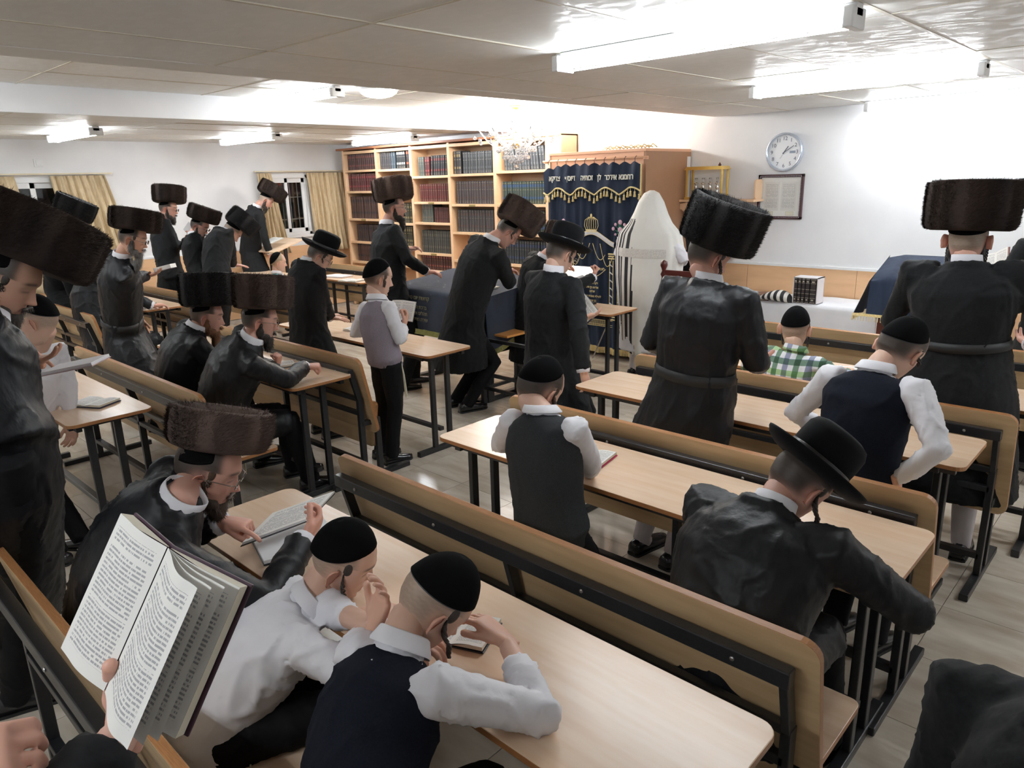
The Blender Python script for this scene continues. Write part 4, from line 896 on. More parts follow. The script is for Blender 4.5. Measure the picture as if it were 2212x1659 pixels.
def head_arrays(k, hair, skin, mask='man', lips=(.62, .28, .25)):
    nz, na = 62, 84
    zs = .122-(.252)*(np.linspace(0, 1, nz)); t = np.linspace(0, 2*PI, na, endpoint=False); a = t-.55*np.sin(t)
    A, Z = np.meshgrid(a, zs); X, Y = head_pt(A, Z)
    P = np.stack([X, Y, Z], 2).reshape(-1, 3)
    fs = [(i*na+j, (i+1)*na+j, (i+1)*na+(j+1) % na, i*na+(j+1) % na) for i in range(nz-1) for j in range(na)]
    P = np.vstack([P, [[0, 0, .123], [0, .045, -.131]]]); nv = nz*na
    fs += [(nv, j, (j+1) % na) for j in range(na)]+[(nv+1, (nz-1)*na+(j+1) % na, (nz-1)*na+j) for j in range(na)]
    x, y, z = P.T; col = np.tile(np.array(skin), (len(P), 1)); hc = np.array(HAIRC[hair])
    g = lambda x0, z0, sx, sz: np.exp(-((x-x0)/sx)**2-((z-z0)/sz)**2)*(y > 0)
    line = np.where(z > .03, .040-.2*(z-.07), .012-(.03-z)*.45)    # hair in front limit
    line = np.where((z < .03) & (z > -.01), .012, line)
    hm = 1/(1+np.exp((y-line)/.004)); hm *= 1/(1+np.exp((-.062-z+.02*np.abs(x)/.07)/.006)); ear = np.exp(-((y+.012)/.02)**2-((z+.015)/.03)**2)*(np.abs(x) > .05); hm *= 1-.9*ear
    if mask == 'bald': hm *= .0
    nz_ = (.5+.5*wave_noise(P, 400, 3, 5)); col = col*(1-hm[:, None])+hc*(.8+.4*nz_[:, None])*hm[:, None]
    lp = np.clip((g(0, -.069, .021, .0045)+g(0, -.081, .018, .005))*1.3, 0, 1)[:, None]; col = col*(1-lp*.75)+np.array(lips)*lp*.75
    bc = np.array(HAIRC['dark' if hair in ('stub', 'shave', 'brown') else hair])
    for sx in (-1, 1):
        br = np.clip(np.exp(-((x-sx*.032)/.022)**4-((z-.026-.004*np.cos((x-sx*.03)*50))/.0045)**2)*(y > 0)*1.4, 0, 1)[:, None]; col = col*(1-br*.8)+bc*br*.8
        ls = np.clip(np.exp(-((x-sx*.031)/.015)**4-((z+.0035+.10*((x-sx*.031)**2)/.004*.02)/.0020)**2)*(y > 0)*1.3, 0, 1)[:, None]; col = col*(1-ls*.85)+np.array((.04, .025, .02))*ls*.85
    ck = np.clip(g(-.045, -.035, .022, .02)+g(.045, -.035, .022, .02)+g(0, -.036, .012, .012), 0, 1)[:, None]; col = col*(1-ck*.25)+np.array((.72, .3, .24))*ck*.25
    P = P*(1+.035*hm[:, None]*(z > -.06)[:, None]) if hair not in ('shave', 'stub') else P
    verts = [P]; faces = list(fs); cols = [col]; n = len(P)
    for sx in (-1, 1):      # ears: cupped shells
        m = MB()
        E = Matrix.Translation((sx*.076, -.010, -.016)) @ Matrix.Rotation(sx*.42, 4, 'Z') @ Matrix.Rotation(-.16, 4, 'X')
        nu, nv_ = 16, 7
        def ef(u, v):
            an = u*2*PI; rr = math.sin(v*PI*.5)
            yy = .0175*math.cos(an)*(1.0 if math.sin(an) > 0 else .72)*rr; zz = .031*math.sin(an)*rr
            dep = .016*(rr**2)*(1.0 if math.cos(an) < .3 else .25)+.003-(.006 if rr > .97 else 0)*0
            return E @ V((sx*dep, yy-.004, zz))
        for j in range(nv_):
            for i in range(nu): m.v.append(tuple(ef(i/nu, j/(nv_-1))))
        for j in range(nv_-1):
            for i in range(nu): m.f.append((j*nu+i, j*nu+(i+1) % nu, (j+1)*nu+(i+1) % nu, (j+1)*nu+i))
        k0 = len(m.v)
        for j in (0, 1, 2):
            for i in range(nu):
                p = V(ef(i/nu, 1-.06*j)); q = E @ V((0, -.004, 0)); m.v.append(tuple(p+(E.to_3x3() @ V((sx*(.0035 if j < 2 else -.004), 0, 0)))+(p-q)*(.10 if j == 1 else .02)))
        for j in (0, 1):
            for i in range(nu): m.f.append((k0+j*nu+i, k0+j*nu+(i+1) % nu, k0+(j+1)*nu+(i+1) % nu, k0+(j+1)*nu+i))
        e = np.array(m.v); verts.append(e); faces += [tuple(q+n for q in f_) for f_ in m.f]; ec = np.tile(np.array(skin)*np.array((.95, .78, .74)), (len(e), 1)); cols.append(ec); n += len(e)
    return np.vstack(verts)*k, faces, np.vstack(cols)
# ---- hands ----
HANDS = {}
def hand_template(pose):
    """left hand, palm down (-Z), fingers +Y, thumb +X; wrist at the origin; length about 0.19"""
    cur = {'flat': (8, 10, 8), 'relaxed': (22, 32, 22), 'grip': (38, 55, 35), 'fist': (78, 88, 60), 'point': (70, 85, 50), 'hold': (14, 24, 16), 'clamp': (12, 22, 14)}[pose]
    m = MB()
    def sec(y, w, t, z=0): return (y, w, t, z)
    S_ = [(-.03, .027, .020), (0, .029, .019), (.03, .036, .018), (.06, .041, .0165), (.085, .041, .0145), (.095, .036, .010)]
    n = 14; vs = []; fs = []
    for y, w_, t_ in S_:
        for j in range(n):
            a = 2*PI*j/n; vs.append((w_*math.copysign(abs(math.cos(a))**.7, math.cos(a)), y, t_*math.copysign(abs(math.sin(a))**.8, math.sin(a))))
    for i in range(len(S_)-1):
        for j in range(n): fs.append((i*n+j, i*n+(j+1) % n, (i+1)*n+(j+1) % n, (i+1)*n+j))
    fs += [tuple(range(n)), tuple((len(S_)-1)*n+j for j in range(n))[::-1]]; m.add(vs, fs)
    def ftube(p0, dirv, bend_axis, lens, angs, r0, r1):
        p = V(p0); d = V(dirv).normalized(); pts = [p-d*.012, p]; rs = [r0, r0]
        for i, (l, an) in enumerate(zip(lens, angs)):
            d = Matrix.Rotation(math.radians(an), 3, bend_axis) @ d
            pts.append(p+d*l*.5); rs.append(r0+(r1-r0)*(i+.4)/3); p = p+d*l; pts.append(p); rs.append((r0+(r1-r0)*(i+1)/3)*1.04)
        pts.append(p+d*r1*.75); rs.append(r1*.55); m.tube(pts, rs, 10)
    spread = {'flat': 7, 'hold': 5}.get(pose, 3)
    for i, (x, L, r) in enumerate(((.030, .072, .0092), (.0105, .080, .0094), (-.010, .074, .0089), (-.029, .058, .0078))):
        c_ = list(cur)
        if pose == 'point' and i == 0: c_ = [14, 12, 8]
        if pose == 'fist': c_ = [q+2*i for q in c_]
        an = math.radians((i-1.5)*spread); ftube((x, .088, -.001), (-math.sin(an), math.cos(an), 0), V((1, 0, 0)), (L*.45, L*.3, L*.25), [-q for q in c_], r, r*.82)
    tb = {'flat': (V((.75, .7, -.1)), (-6, -8)), 'relaxed': (V((.6, .75, -.35)), (12, 10)), 'grip': (V((.45, .75, -.6)), (18, 14)), 'fist': (V((.3, .8, -.75)), (45, 30)), 'point': (V((.35, .8, -.6)), (35, 22)), 'hold': (V((.72, .7, -.35)), (5, 6)), 'clamp': (V((.20, .62, -.95)), (0, 0))}[pose]
    m.tube([(.012, .015, -.004), (.028, .035, -.008), V((.034, .045, -.010))], [.014, .016, .0125], 10)
    p0 = V((.032, .042, -.010)); d = tb[0].normalized(); ax = V((0, 0, 1))
    pts = [p0-d*.015, p0]; rs = [.0135, .0125]
    for l, an in ((.034 if pose != 'clamp' else .042, tb[1][0]), (.030 if pose != 'clamp' else .036, tb[1][1])):
        d = Matrix.Rotation(math.radians(an), 3, ax) @ d; pts.append(p0+d*l*.5); rs.append(.0108); p0 = p0+d*l; pts.append(p0); rs.append(.0112)
    pts.append(p0+d*.008); rs.append(.006); m.tube(pts, rs, 10)
    return m
HJ = {}
for ps in ('flat', 'relaxed', 'grip', 'fist', 'point', 'hold', 'clamp'):
    HJ[ps] = union_job(hand_template(ps), .0042, 'hand_tmp', [SKIN], None, (0, 0, 0), smooth=3)
run_jobs()
for ps, o in HJ.items():
    me = o.data; HANDS[ps] = (get_co(me), [tuple(p.vertices) for p in me.polygons]); bpy.data.objects.remove(o); bpy.data.meshes.remove(me)
def hand_arrays(pose, side, M, k):
    co, fs = HANDS[pose]; co = co*k
    if side > 0: co = co*np.array((-1, 1, 1)); fs = [f[::-1] for f in fs]      # mirrored for the right hand (thumb to -X)
    R = np.array(M.to_3x3()); return co @ R.T+A3(M.translation), fs
def basis(fwd, up):
    """fingers along fwd, back of the hand towards up"""
    y = V(fwd).normalized(); z = V(up); z = (z-y*z.dot(y)).normalized(); x = y.cross(z); return Matrix((x, y, z)).transposed().to_4x4()
def ik(S_, W, l1, l2, pole):
    S_, W = V(S_), V(W); d = W-S_; L = min(d.length, (l1+l2)*.995); d = d.normalized() if d.length > 0 else V((0, 0, -1))
    W2 = S_+d*L; a = (l1*l1-l2*l2+L*L)/(2*L); h = math.sqrt(max(0, l1*l1-a*a)); p = V(pole); p = (p-d*p.dot(d)).normalized(); return S_+d*a+p*h, W2
def loft(m, secs, n=18, ex=1.0):
    """secs: (centre, right, fwd, w, d)"""
    vs = []
    for c, r, f, w_, d_ in secs:
        for j in range(n):
            a = 2*PI*j/n; vs.append(V(c)+V(r)*w_*math.copysign(abs(math.cos(a))**ex, math.cos(a))+V(f)*d_*math.copysign(abs(math.sin(a))**ex, math.sin(a)))
    k = len(secs); fs = [(i*n+j, i*n+(j+1) % n, (i+1)*n+(j+1) % n, (i+1)*n+j) for i in range(k-1) for j in range(n)]
    fs += [tuple(range(n))[::-1], tuple((k-1)*n+j for j in range(n))]; m.add(vs, fs)
PEOPLE = []
def person(label, feet, pel, neck, head, yaw=0, face=(0, 20, 0), k=1.05, hk=None, outfit='coat', mats=None, hem=.42, hair='black', skin=(.62, .38, .28), hands=({}, {}), hat=None, beard=None, glasses=False, payot=None, seated=False, knees=None, toes=None, bend=.03, sh=None, build=1.0, legs=True, voxel=.013, seed=None, belt=False, watch=None, socks=False, sleeve=.96, tzit=False, group=None, amp=.012, shoes=True, headon=True, collar=True, feetd=None, skirt_w=1.0, shk=1.0, cuffs=True, piping=None, trousers=True, hroll=-9, hz=.014):
    seed = seed if seed is not None else len(PEOPLE)+1; hk = hk or k
    O = V((feet[0], feet[1], 0)); root = empty('person', O, label=label, cat='person', group=group); PEOPLE.append(root)
    pel, neck, head = V(pel), V(neck), V(head); yr = math.radians(yaw); fw = V((-math.sin(yr), math.cos(yr), 0)); rt = V((math.cos(yr), math.sin(yr), 0))
    shy = math.radians(sh if sh is not None else yaw); srt = V((math.cos(shy), math.sin(shy), 0)); sfw = V((-math.sin(shy), math.cos(shy), 0))
    ax = neck-pel; mid = (pel+neck)/2-fw*bend
    def spine(t):
        if t < 0: return pel+(mid-pel).normalized()*t*ax.length
        if t > 1: return neck+(neck-mid).normalized()*(t-1)*ax.length
        return pel*(1-t)**2+mid*2*t*(1-t)+neck*t*t
    def frame(t):
        tt = (spine(min(t+.02, 1.1))-spine(t-.02)).normalized(); r = (rt*(1-max(0, min(1, t)))+srt*max(0, min(1, t))).normalized(); f = tt.cross(r)*-1
        r = (r-tt*r.dot(tt)).normalized(); f = tt.cross(r); return r, f
    # shoulders, arms
    sr, sf = frame(.95); kb = k*build
    shl = [spine(.93)+sr*s*.172*kb*shk-V((0, 0, .012)) for s in (-1, 1)]
    arms = []
    for i, s in enumerate((-1, 1)):
        h = hands[i] or {}
        S0 = shl[i]; W = V(h['p']) if 'p' in h else S0+V((0, 0, -.54*k))+fw*.06*k+rt*s*.05
        fd = V(h['d']).normalized() if 'd' in h else None
        Wr = W-(fd*.09*hk if fd is not None and 'p' in h else V((0, 0, 0)))      # p is the palm centre
        pole = V(h['pole']) if 'pole' in h else (rt*s*.35-fw*.6+V((0, 0, -.9)))
        E_, W2 = ik(S0, Wr, .285*k, .25*k, pole); 
        if fd is None: fd = (W2-E_).normalized()
        arms.append((S0, E_, W2, fd, V(h.get('up', (0, 0, 1) if 'p' in h else rt*s)), h.get('pose', 'relaxed'), h.get('hide', False), h.get('slv', sleeve)))
    # ---- body ----
    b = MB()
    T_ = [(0, .145, .10), (.25, .125, .09), (.5, .14, .10), (.75, .155, .10), (.9, .13, .075), (1.0, .06, .058)]
    loft(b, [(spine(t), *frame(t), w_*kb*.9, d_*kb*.9) for t, w_, d_ in T_], 14)
    H = Matrix.Translation(head) @ rotm(*face)
    if headon:
        nb = H @ V((0, -.030*hk, -.055*hk)); b.tube([neck-(neck-mid).normalized()*.05, neck, (neck+nb)/2-(H.to_3x3() @ V((0, .006, 0)))*hk, nb], [.058*hk, .052*hk, .050*hk, .050*hk], 16)
    for S0, E_, W2, fd, up, ps, hide, slv in arms:
        b.tube([spine(.85), S0.lerp(spine(.8), .3), (S0+E_)/2, E_, E_*.6+W2*.4, W2], [.036*k, .028*k, .034*k, .034*k, .036*k, .0255*hk], 12)
    ank = []; kn = []; hips = [pel+rt*s*.085*k for s in (-1, 1)]
    for i, s in enumerate((-1, 1)):
        a_ = V((*feetd[i], 0)) if feetd else V((feet[0], feet[1], 0))+rt*s*.10*k
        an_ = a_+V((0, 0, .085)); ank.append(an_)
        if knees: kk = V(knees[i])
        elif seated: kk = hips[i]+fw*.42*k+V((0, 0, .0))
        else: kk, _ = ik(hips[i], an_, .43*k, .42*k, fw)
        kn.append(kk)
        if legs: b.tube([hips[i], (hips[i]+kk)/2, kk, (kk+an_)/2, an_], [.07*k, .062*k, .048*k, .045*k, .035*k], 12)
    def post(o, me, H=H):
        co = get_co(me); fs = [tuple(p.vertices) for p in me.polygons]; col = np.tile(np.array(skin), (len(co), 1)); V_ = [co]; C_ = [col]; F_ = fs; n = len(co)
        if socks: col[co[:, 2] < .48] = (.72, .66, .68)
        if headon:
            hp, hf, hc = head_arrays(hk, hair, skin); R = np.array(H.to_3x3()); hp = hp @ R.T+A3(H.translation-O); V_.append(hp); C_.append(hc); F_ += [tuple(q+n for q in f) for f in hf]; n += len(hp)
        for i, (S0, E_, W2, fd, up, ps, hide, slv) in enumerate(arms):
            if hide: continue
            M = Matrix.Translation(W2-O) @ basis(fd, up); hp, hf = hand_arrays(ps, -1 if i == 0 else 1, M, hk*.98); V_.append(hp); hc = np.tile(np.array(skin)*np.array((1.02, .93, .9)), (len(hp), 1)); C_.append(hc); F_ += [tuple(q+n for q in f) for f in hf]; n += len(hp)
        nm = bpy.data.meshes.new('body'); nm.from_pydata(np.vstack(V_).tolist(), [], F_); nm.materials.append(SKIN); set_col(nm, np.vstack(C_)); nm.polygons.foreach_set('use_smooth', [True]*len(nm.polygons)); nm.update(); o.data = nm
    union_job(b, .0125 if k > .8 else .010, 'body', [SKIN], root, O, smooth=4, post=post)
    # ---- clothes ----
    m_outer, m_shirt = mats or (SATIN, SHIRT)
    W_ = {'coat': [(-.06, .185, .14), (0, .185, .142), (.25, .165, .132), (.5, .178, .142), (.72, .196, .142), (.86, .185, .118), (.95, .12, .088), (1.0, .075, .07)],
          'vest': [(-.04, .165, .125), (0, .165, .125), (.25, .15, .12), (.5, .16, .128), (.75, .172, .124), (.88, .165, .10), (.96, .11, .08), (1.0, .07, .066)]}
    tab = W_['coat' if outfit in ('coat', 'jacket', 'shawl') else 'vest']
    def torso(m, f=1.0, t0=-1): loft(m, [(spine(t), *frame(t), w_*kb*f*(1 if t < .8 else .95), d_*kb*f) for t, w_, d_ in tab if t > t0], 20, .9)
    def sleeves(m, f=1.0, r=None, end=None):
        r = r or (.066, .063, .057, .052, .046)
        for S0, E_, W2, fd, up, ps, hide, slv in arms:
            e = end if end is not None else slv; q = E_.lerp(W2, e)
            m.tube([spine(.88).lerp(S0, .6 if outfit != 'vest' else .8), S0+V((0, 0, .004)), S0.lerp(E_, .5), E_, E_.lerp(q, .5), q], [(.062 if outfit != 'vest' else .048)*kb*f, r[0]*kb*f, r[1]*k*f, r[2]*k*f, r[3]*k*f, r[4]*k*f], 16)
    def trouser(m, f=1.0, upto=1.0):
        loft(m, [(pel-V((0, 0, .06*k)) if not seated else pel, rt, fw, .15*k*f, .115*k*f), (spine(.12), *frame(.12), .148*k*f, .112*k*f)], 16)
        for i in range(2):
            an_ = kn[i].lerp(ank[i], upto); m.tube([hips[i], hips[i].lerp(kn[i], .5), kn[i], kn[i].lerp(an_, .5), an_-V((0, 0, .03 if upto == 1 else 0))], [.092*k*f, .086*k*f, .070*k*f, .064*k*f, .06*k*f], 14)
    if outfit in ('coat', 'jacket', 'shawl'):
        c = MB(); torso(c); sleeves(c)
        if not seated and outfit == 'coat':
            fc = V((feet[0], feet[1], hem)); p0 = spine(.1)
            secs = [(p0, *frame(.1), .172*kb, .138*kb)]
            for t in (.25, .5, .75, 1): q = pel.lerp(fc, t) if t > 0 else pel; w_ = (.20+.05*t)*skirt_w; secs.append((q, rt, fw, w_*kb, (.155+.05*t)*kb*skirt_w))
            loft(c, secs, 22, .9)
        elif seated:
            for i in range(2): c.tube([hips[i]-V((0, 0, .02)), hips[i].lerp(kn[i], .5)+V((0, 0, .0)), kn[i]], [.115*k, .10*k, .078*k], 14)
            loft(c, [(pel+V((0, 0, .06)), rt, fw, .19*kb, .15*kb), (pel-fw*.03-V((0, 0, .10)), rt, fw, .21*kb, .16*kb)], 18)
            if outfit == 'coat' and hem < .4: loft(c, [(kn[0].lerp(kn[1], .5)-fw*.12, rt, fw, .17*k, .12*k), (kn[0].lerp(kn[1], .5)-fw*.04+V((0, 0, -.22)), rt, fw, .18*k, .10*k)], 16)
        else:
            loft(c, [(spine(.1), *frame(.1), .17*kb, .137*kb), (pel-V((0, 0, .13*k)), rt, fw, .20*kb, .155*kb)], 20)
        # collar roll and lapel volume
        c.tube([spine(.985)+frame(.98)[0]*.062*kb*math.cos(a)*1.05+frame(.98)[1]*.062*kb*math.sin(a)*1.05+V((0, 0, .012)) for a in [2*PI*q/14 for q in range(14)]], .016*kb, 8, closed=True)
        union_job(c, voxel, 'coat' if outfit != 'jacket' else 'jacket', [m_outer], root, O, smooth=2, amp=amp, freq=26, seed=seed)
        if belt:
            bt = MB(); f_ = 1.01; ring = []
            for t in (.15, .24):
                r_, f2 = frame(t); w_ = np.interp(t, [q[0] for q in tab], [q[1] for q in tab])*kb*f_+.003; d_ = np.interp(t, [q[0] for q in tab], [q[2] for q in tab])*kb*f_+.003; ring.append([spine(t)+r_*w_*math.cos(a)+f2*d_*math.sin(a) for a in [2*PI*q/40 for q in range(40)]])
            bt.add([p-O for R_ in ring for p in R_], [(j, (j+1) % 40, 40+(j+1) % 40, 40+j) for j in range(40)]); bo = bt.build('belt', mat('belt_cloth', (.010, .0105, .012), .6), root, smooth=True); sm = bo.modifiers.new('s', 'SOLIDIFY'); sm.thickness = .003; sm.offset = 1
    if outfit == 'vest':
        c = MB(); torso(c, 1.06); loft(c, [(spine(.05), *frame(.05), .165*kb, .125*kb), (pel-(mid-pel).normalized()*.05, rt, fw, .16*kb, .12*kb)], 18)
        union_job(c, voxel*.9, 'vest', [m_outer], root, O, smooth=3, amp=amp*.7, freq=20, seed=seed)
        if piping:
            pm, pr_ = piping
            for S0 in [a_[0] for a_ in arms]:
                c0 = S0.lerp(spine(.9), .10); n_ = (S0-spine(.88)).normalized(); a1 = n_.orthogonal().normalized(); a2 = n_.cross(a1)
                MB().tube([c0-O+(a1*math.cos(q*PI/12)+a2*math.sin(q*PI/12))*.079*kb-V((0, 0, .012)) for q in range(24)], pr_, 6, closed=True).build('arm_hole_trim', pm, root, smooth=True)
    if outfit in ('vest', 'shirt'):
        c = MB(); torso(c, .86 if outfit == 'vest' else 1.04); sleeves(c, 1.0, (.064, .060, .055, .049, .040))
        if outfit == 'shirt': loft(c, [(spine(.05), *frame(.05), .165*kb, .128*kb), (pel-(mid-pel).normalized()*.07, rt, fw, .168*kb, .135*kb)], 18)
        union_job(c, voxel*.9, 'shirt', [m_shirt], root, O, smooth=2, amp=amp*1.0, freq=28, seed=seed+3)
    if trousers and legs and (outfit in ('vest', 'shirt', 'jacket') or hem > .3 or seated):
        c = MB(); trouser(c, 1.0 if outfit != 'coat' else .9, .5 if socks else 1.0); union_job(c, voxel, 'trousers', [TROUS], root, O, smooth=3, amp=amp*.6, freq=22, seed=seed+5)
    # shirt collar band and cuffs
    if collar and outfit != 'shawl':
        r_, f_ = frame(.99); nd = (neck-mid).normalized()*.6+((H @ V((0, -.03*hk, -.06*hk)))-neck).normalized()*.4; cm = MB(); rr = .057*hk
        rows = []
        for hh, ex in (((-.02, 1.16), (.036, 1.06), (.056, 1.06), (.053, 1.13), (.018, 1.38), (.010, 1.36)) if outfit in ('vest', 'shirt') else ((-.03, 1.12), (.034, 1.06), (.054, 1.06), (.052, 1.11), (.025, 1.15), (.0, 1.16))):
            rows.append([neck+nd*hh*k+(r_*math.cos(a)+f_*math.sin(a)*1.0)*rr*ex*(1+.10*math.exp(-((a-PI/2)/.4)**2)) - V((0, 0, .012*k))*math.exp(-((a-PI/2)/.7)**2)*(1 if hh > 0 else 0) for a in [2*PI*q/28 for q in range(28)]])
        for R_ in rows: cm.v += [tuple(p-O) for p in R_]
        for i in range(len(rows)-1):
            for j in range(28): cm.f.append((i*28+j, i*28+(j+1) % 28, (i+1)*28+(j+1) % 28, (i+1)*28+j)); cm.m.append(0)
        co_ = cm.build('shirt_collar', m_shirt if outfit in ('vest', 'shirt') else SHIRT, root, smooth=True)
    if outfit in ('coat', 'jacket') and cuffs:
        for S0, E_, W2, fd, up, ps, hide, slv in arms:
            if hide: continue
            e = E_.lerp(W2, slv); d = (W2-E_).normalized(); MB().tube([e-d*.03-O, e-O, e+d*.018*k-O, e+d*.012*k-O], [.041*k, .0415*k, .039*k, .030*k], 16, cap=False).build('shirt_cuff', SHIRT, root, smooth=True)
    if watch is not None:
        S0, E_, W2, fd, up, ps, hide, slv = arms[watch]; d = (W2-E_).normalized(); M = Matrix.Translation(W2-d*.008-O) @ basis(d, up)
        MB().lathe([(.031, -.006), (.034, -.004), (.034, .004), (.031, .006)], 24, M @ Matrix.Rotation(-PI/2, 4, 'X'), close=True).build('watch_strap', STEEL, root, smooth=True)
        MB().lathe([(.0, 0), (.017, 0), (.018, .006), (.014, .009), (0, .009)], 20, M @ Matrix.Translation((0, 0, .030))).build('watch_case', STEEL, root, smooth=True)
    # shoes
    if shoes and legs:
        tf = toes or [fw, fw]
        for i in range(2):
            d = V(tf[i]).normalized(); r_ = V((d.y, -d.x, 0)); q = ank[i]; a0 = V((q.x, q.y, ank[i].z-.085))-O; ms = MB()
            rows = [(-.075, .020, .045, .0), (-.068, .034, .068, 0), (-.02, .038, .078, 0), (.03, .040, .068, 0), (.08, .045, .052, 0), (.13, .046, .042, 0), (.17, .038, .034, 0), (.195, .018, .022, .004)]
            vs = []; n = 14
            for y_, w_, h_, z_ in rows:
                for j in range(n):
                    a = 2*PI*j/n; cx = math.cos(a); sy = math.sin(a); vs.append(a0+d*y_*k+r_*w_*k*math.copysign(abs(cx)**.8, cx)+V((0, 0, z_+(h_*k*max(0, sy)**.75 if sy > 0 else 0)+.012)))
            fs = [(a*n+j, a*n+(j+1) % n, (a+1)*n+(j+1) % n, (a+1)*n+j) for a in range(len(rows)-1) for j in range(n)]+[tuple(range(n))[::-1], tuple((len(rows)-1)*n+j for j in range(n))]
            ms.add(vs, fs); so = ms.build('shoe', SHOEM, root, smooth=True)
            sl = MB(); out = [(y_, w_+.003) for y_, w_, h_, z_ in rows]; poly = [(w_*k, y_*k) for y_, w_ in out]+[(-w_*k, y_*k) for y_, w_ in out[::-1]]
            Ms = Matrix(((r_.x, d.x, 0, a0.x), (r_.y, d.y, 0, a0.y), (0, 0, 1, a0.z), (0, 0, 0, 1))); sl.prism(poly, 0, .013, M=Ms).build('sole', mat('sole', (.02, .02, .02), .7), so)
        if socks:
            for i in range(2): MB().tube([kn[i].lerp(ank[i], .45)-O, kn[i].lerp(ank[i], .7)-O, ank[i]-O, ank[i]-V((0, 0, .03))+V(tf[i])*.03-O], [.056*k, .054*k, .044*k, .042*k], 14).build('sock', SOCK, root, smooth=True)
    if tzit:
        for s in (-1, 1):
            b0 = pel+rt*s*.13*k+fw*(.07 if not seated else .1)*k-O; ms = MB()
            for q in range(5): ms.tube([b0+V((0, 0, .0)), b0+rt*s*(.02+.004*q)+V((0, 0, -.1)), b0+rt*s*(.03+.005*q)+V((.002*q, 0, -.24-.02*(q % 2)))], .0028, 5)
            ms.build('tassel_strings', mat('tassel_cream', (.72, .68, .52), .8), root)
    # ---- head gear, hair pieces (placed in the head frame) ----
    HO = Matrix.Translation(-O) @ H @ Matrix.Scale(hk, 4)
    def put(mb, name, m, smooth=True, **kw):
        mb.v = [tuple(HO @ V(p)) for p in mb.v]; return mb.build(name, m, root, smooth=smooth, **kw)
    def kippah(scale=1.06, tilt=22, ang=64, trim=True, nm='kippah'):
        km = MB(); Rt = Matrix.Rotation(math.radians(tilt), 3, 'X'); na, nr_ = 36, 10
        for i in range(nr_+1):
            th = math.radians(ang)*i/nr_
            for j in range(na):
                a = 2*PI*j/na; d = Rt @ V((math.sin(th)*math.cos(a), math.sin(th)*math.sin(a), math.cos(th)))
                # march onto the skull ellipsoid
                q = V((d.x/.079, (d.y)/(.094), d.z/.121)); r_ = 1/q.length; p = d*r_*scale*(1+.03*math.cos(th*2)); km.v.append((p.x, p.y-.008, p.z))
        km.f = [(i*na+j, i*na+(j+1) % na, (i+1)*na+(j+1) % na, (i+1)*na+j) for i in range(nr_) for j in range(na)]; km.m = [0]*len(km.f)
        rim = [km.v[nr_*na+j] for j in range(na)]; o = put(km, nm, VELV); sm = o.modifiers.new('s', 'SOLIDIFY'); sm.thickness = .004
        if trim: put(MB().tube(rim, .0032, 6, closed=True), 'kippah_trim', TRIM)
    if headon:
        if hat in ('d', 'b', 'k') or (isinstance(hat, tuple) and hat[0] in 'dbk'):
            kind, R_, Hh, tl = (hat+(6,))[:4] if isinstance(hat, tuple) else (hat, .185, .17, 12)
            kippah(1.05, 20, 62, False, 'velvet_cap')
            me = fur_hat_mesh(kind, R_, Hh); ho = bpy.data.objects.new('fur_hat', me); COL.objects.link(ho); ho.parent = root
            ho.matrix_local = Matrix.Translation(-O) @ H @ Matrix.Translation((0, .004*hk, (.047+hz)*hk)) @ Matrix.Rotation(math.radians(hroll), 4, 'Y') @ Matrix.Rotation(math.radians(tl), 4, 'X') @ Matrix.Rotation(seed*1.7, 4, 'Z')
        elif hat == 'brim' or (isinstance(hat, tuple) and hat[0] == 'brim'):
            tl = hat[1] if isinstance(hat, tuple) else 8; sc = hat[2] if isinstance(hat, tuple) and len(hat) > 2 else 1.0
            Bm = Matrix.Translation((0, -.004, .052)) @ Matrix.Rotation(math.radians(tl), 4, 'X') @ Matrix.Scale(sc, 4)
            cr = MB(); cr.lathe([(.083, .002), (.086, .02), (.087, .07), (.085, .105), (.075, .125), (.055, .134), (.03, .130), (0, .126)], 36, Bm, sx=.98, sy=1.15); put(cr, 'hat_crown', FELT)
            bd = MB(); bd.lathe([(.087, .004), (.0885, .006), (.0885, .038), (.087, .04)], 36, Bm, sx=.98, sy=1.15); put(bd, 'hat_band', mat('hat_band', (.01, .01, .012), .35))
            br_ = MB(); n = 48
            pr = [(.080, .0), (.10, -.001), (.125, .002), (.145, .011), (.158, .024), (.162, .026), (.161, .020), (.150, .007), (.127, -.004), (.10, -.008), (.080, -.007)]
            br_.lathe(pr, n, Bm, sx=.93, sy=1.08, close=True); put(br_, 'hat_brim', FELT)
        elif hat == 'kippah' or (isinstance(hat, tuple) and hat[0] == 'kippah'):
            kippah(*(hat[1:] if isinstance(hat, tuple) else (1.07, 26, 66)))
        if beard:
            bk_, bc, bl = beard; q = MB(); L_ = bl
            q.ell((0, .060, -.108), (.040, .034, .036)); q.ell((0, .070, -.125-L_*.3), (.036, .027, .03+L_*.35))
            if L_ > .04: q.ell((0, .066, -.13-L_*.8), (.020, .016, L_*.4))
            for s in (-1, 1): q.ell((s*.047, .036, -.088), (.020, .040, .026)); q.ell((s*.066, .012, -.058), (.012, .022, .034)); q.ell((s*.069, .010, -.02), (.0085, .014, .03)); q.ell((s*.016, .092, -.060), (.019, .009, .0065))
            q.v = [tuple(HO @ V(p)+O) for p in q.v]
            bm_ = mat('beard_%s' % bc, HAIRC[bc], .65, noise_s=160, noise_c=tuple(w*.55 for w in HAIRC[bc]), stretch=(1, 1, .25))
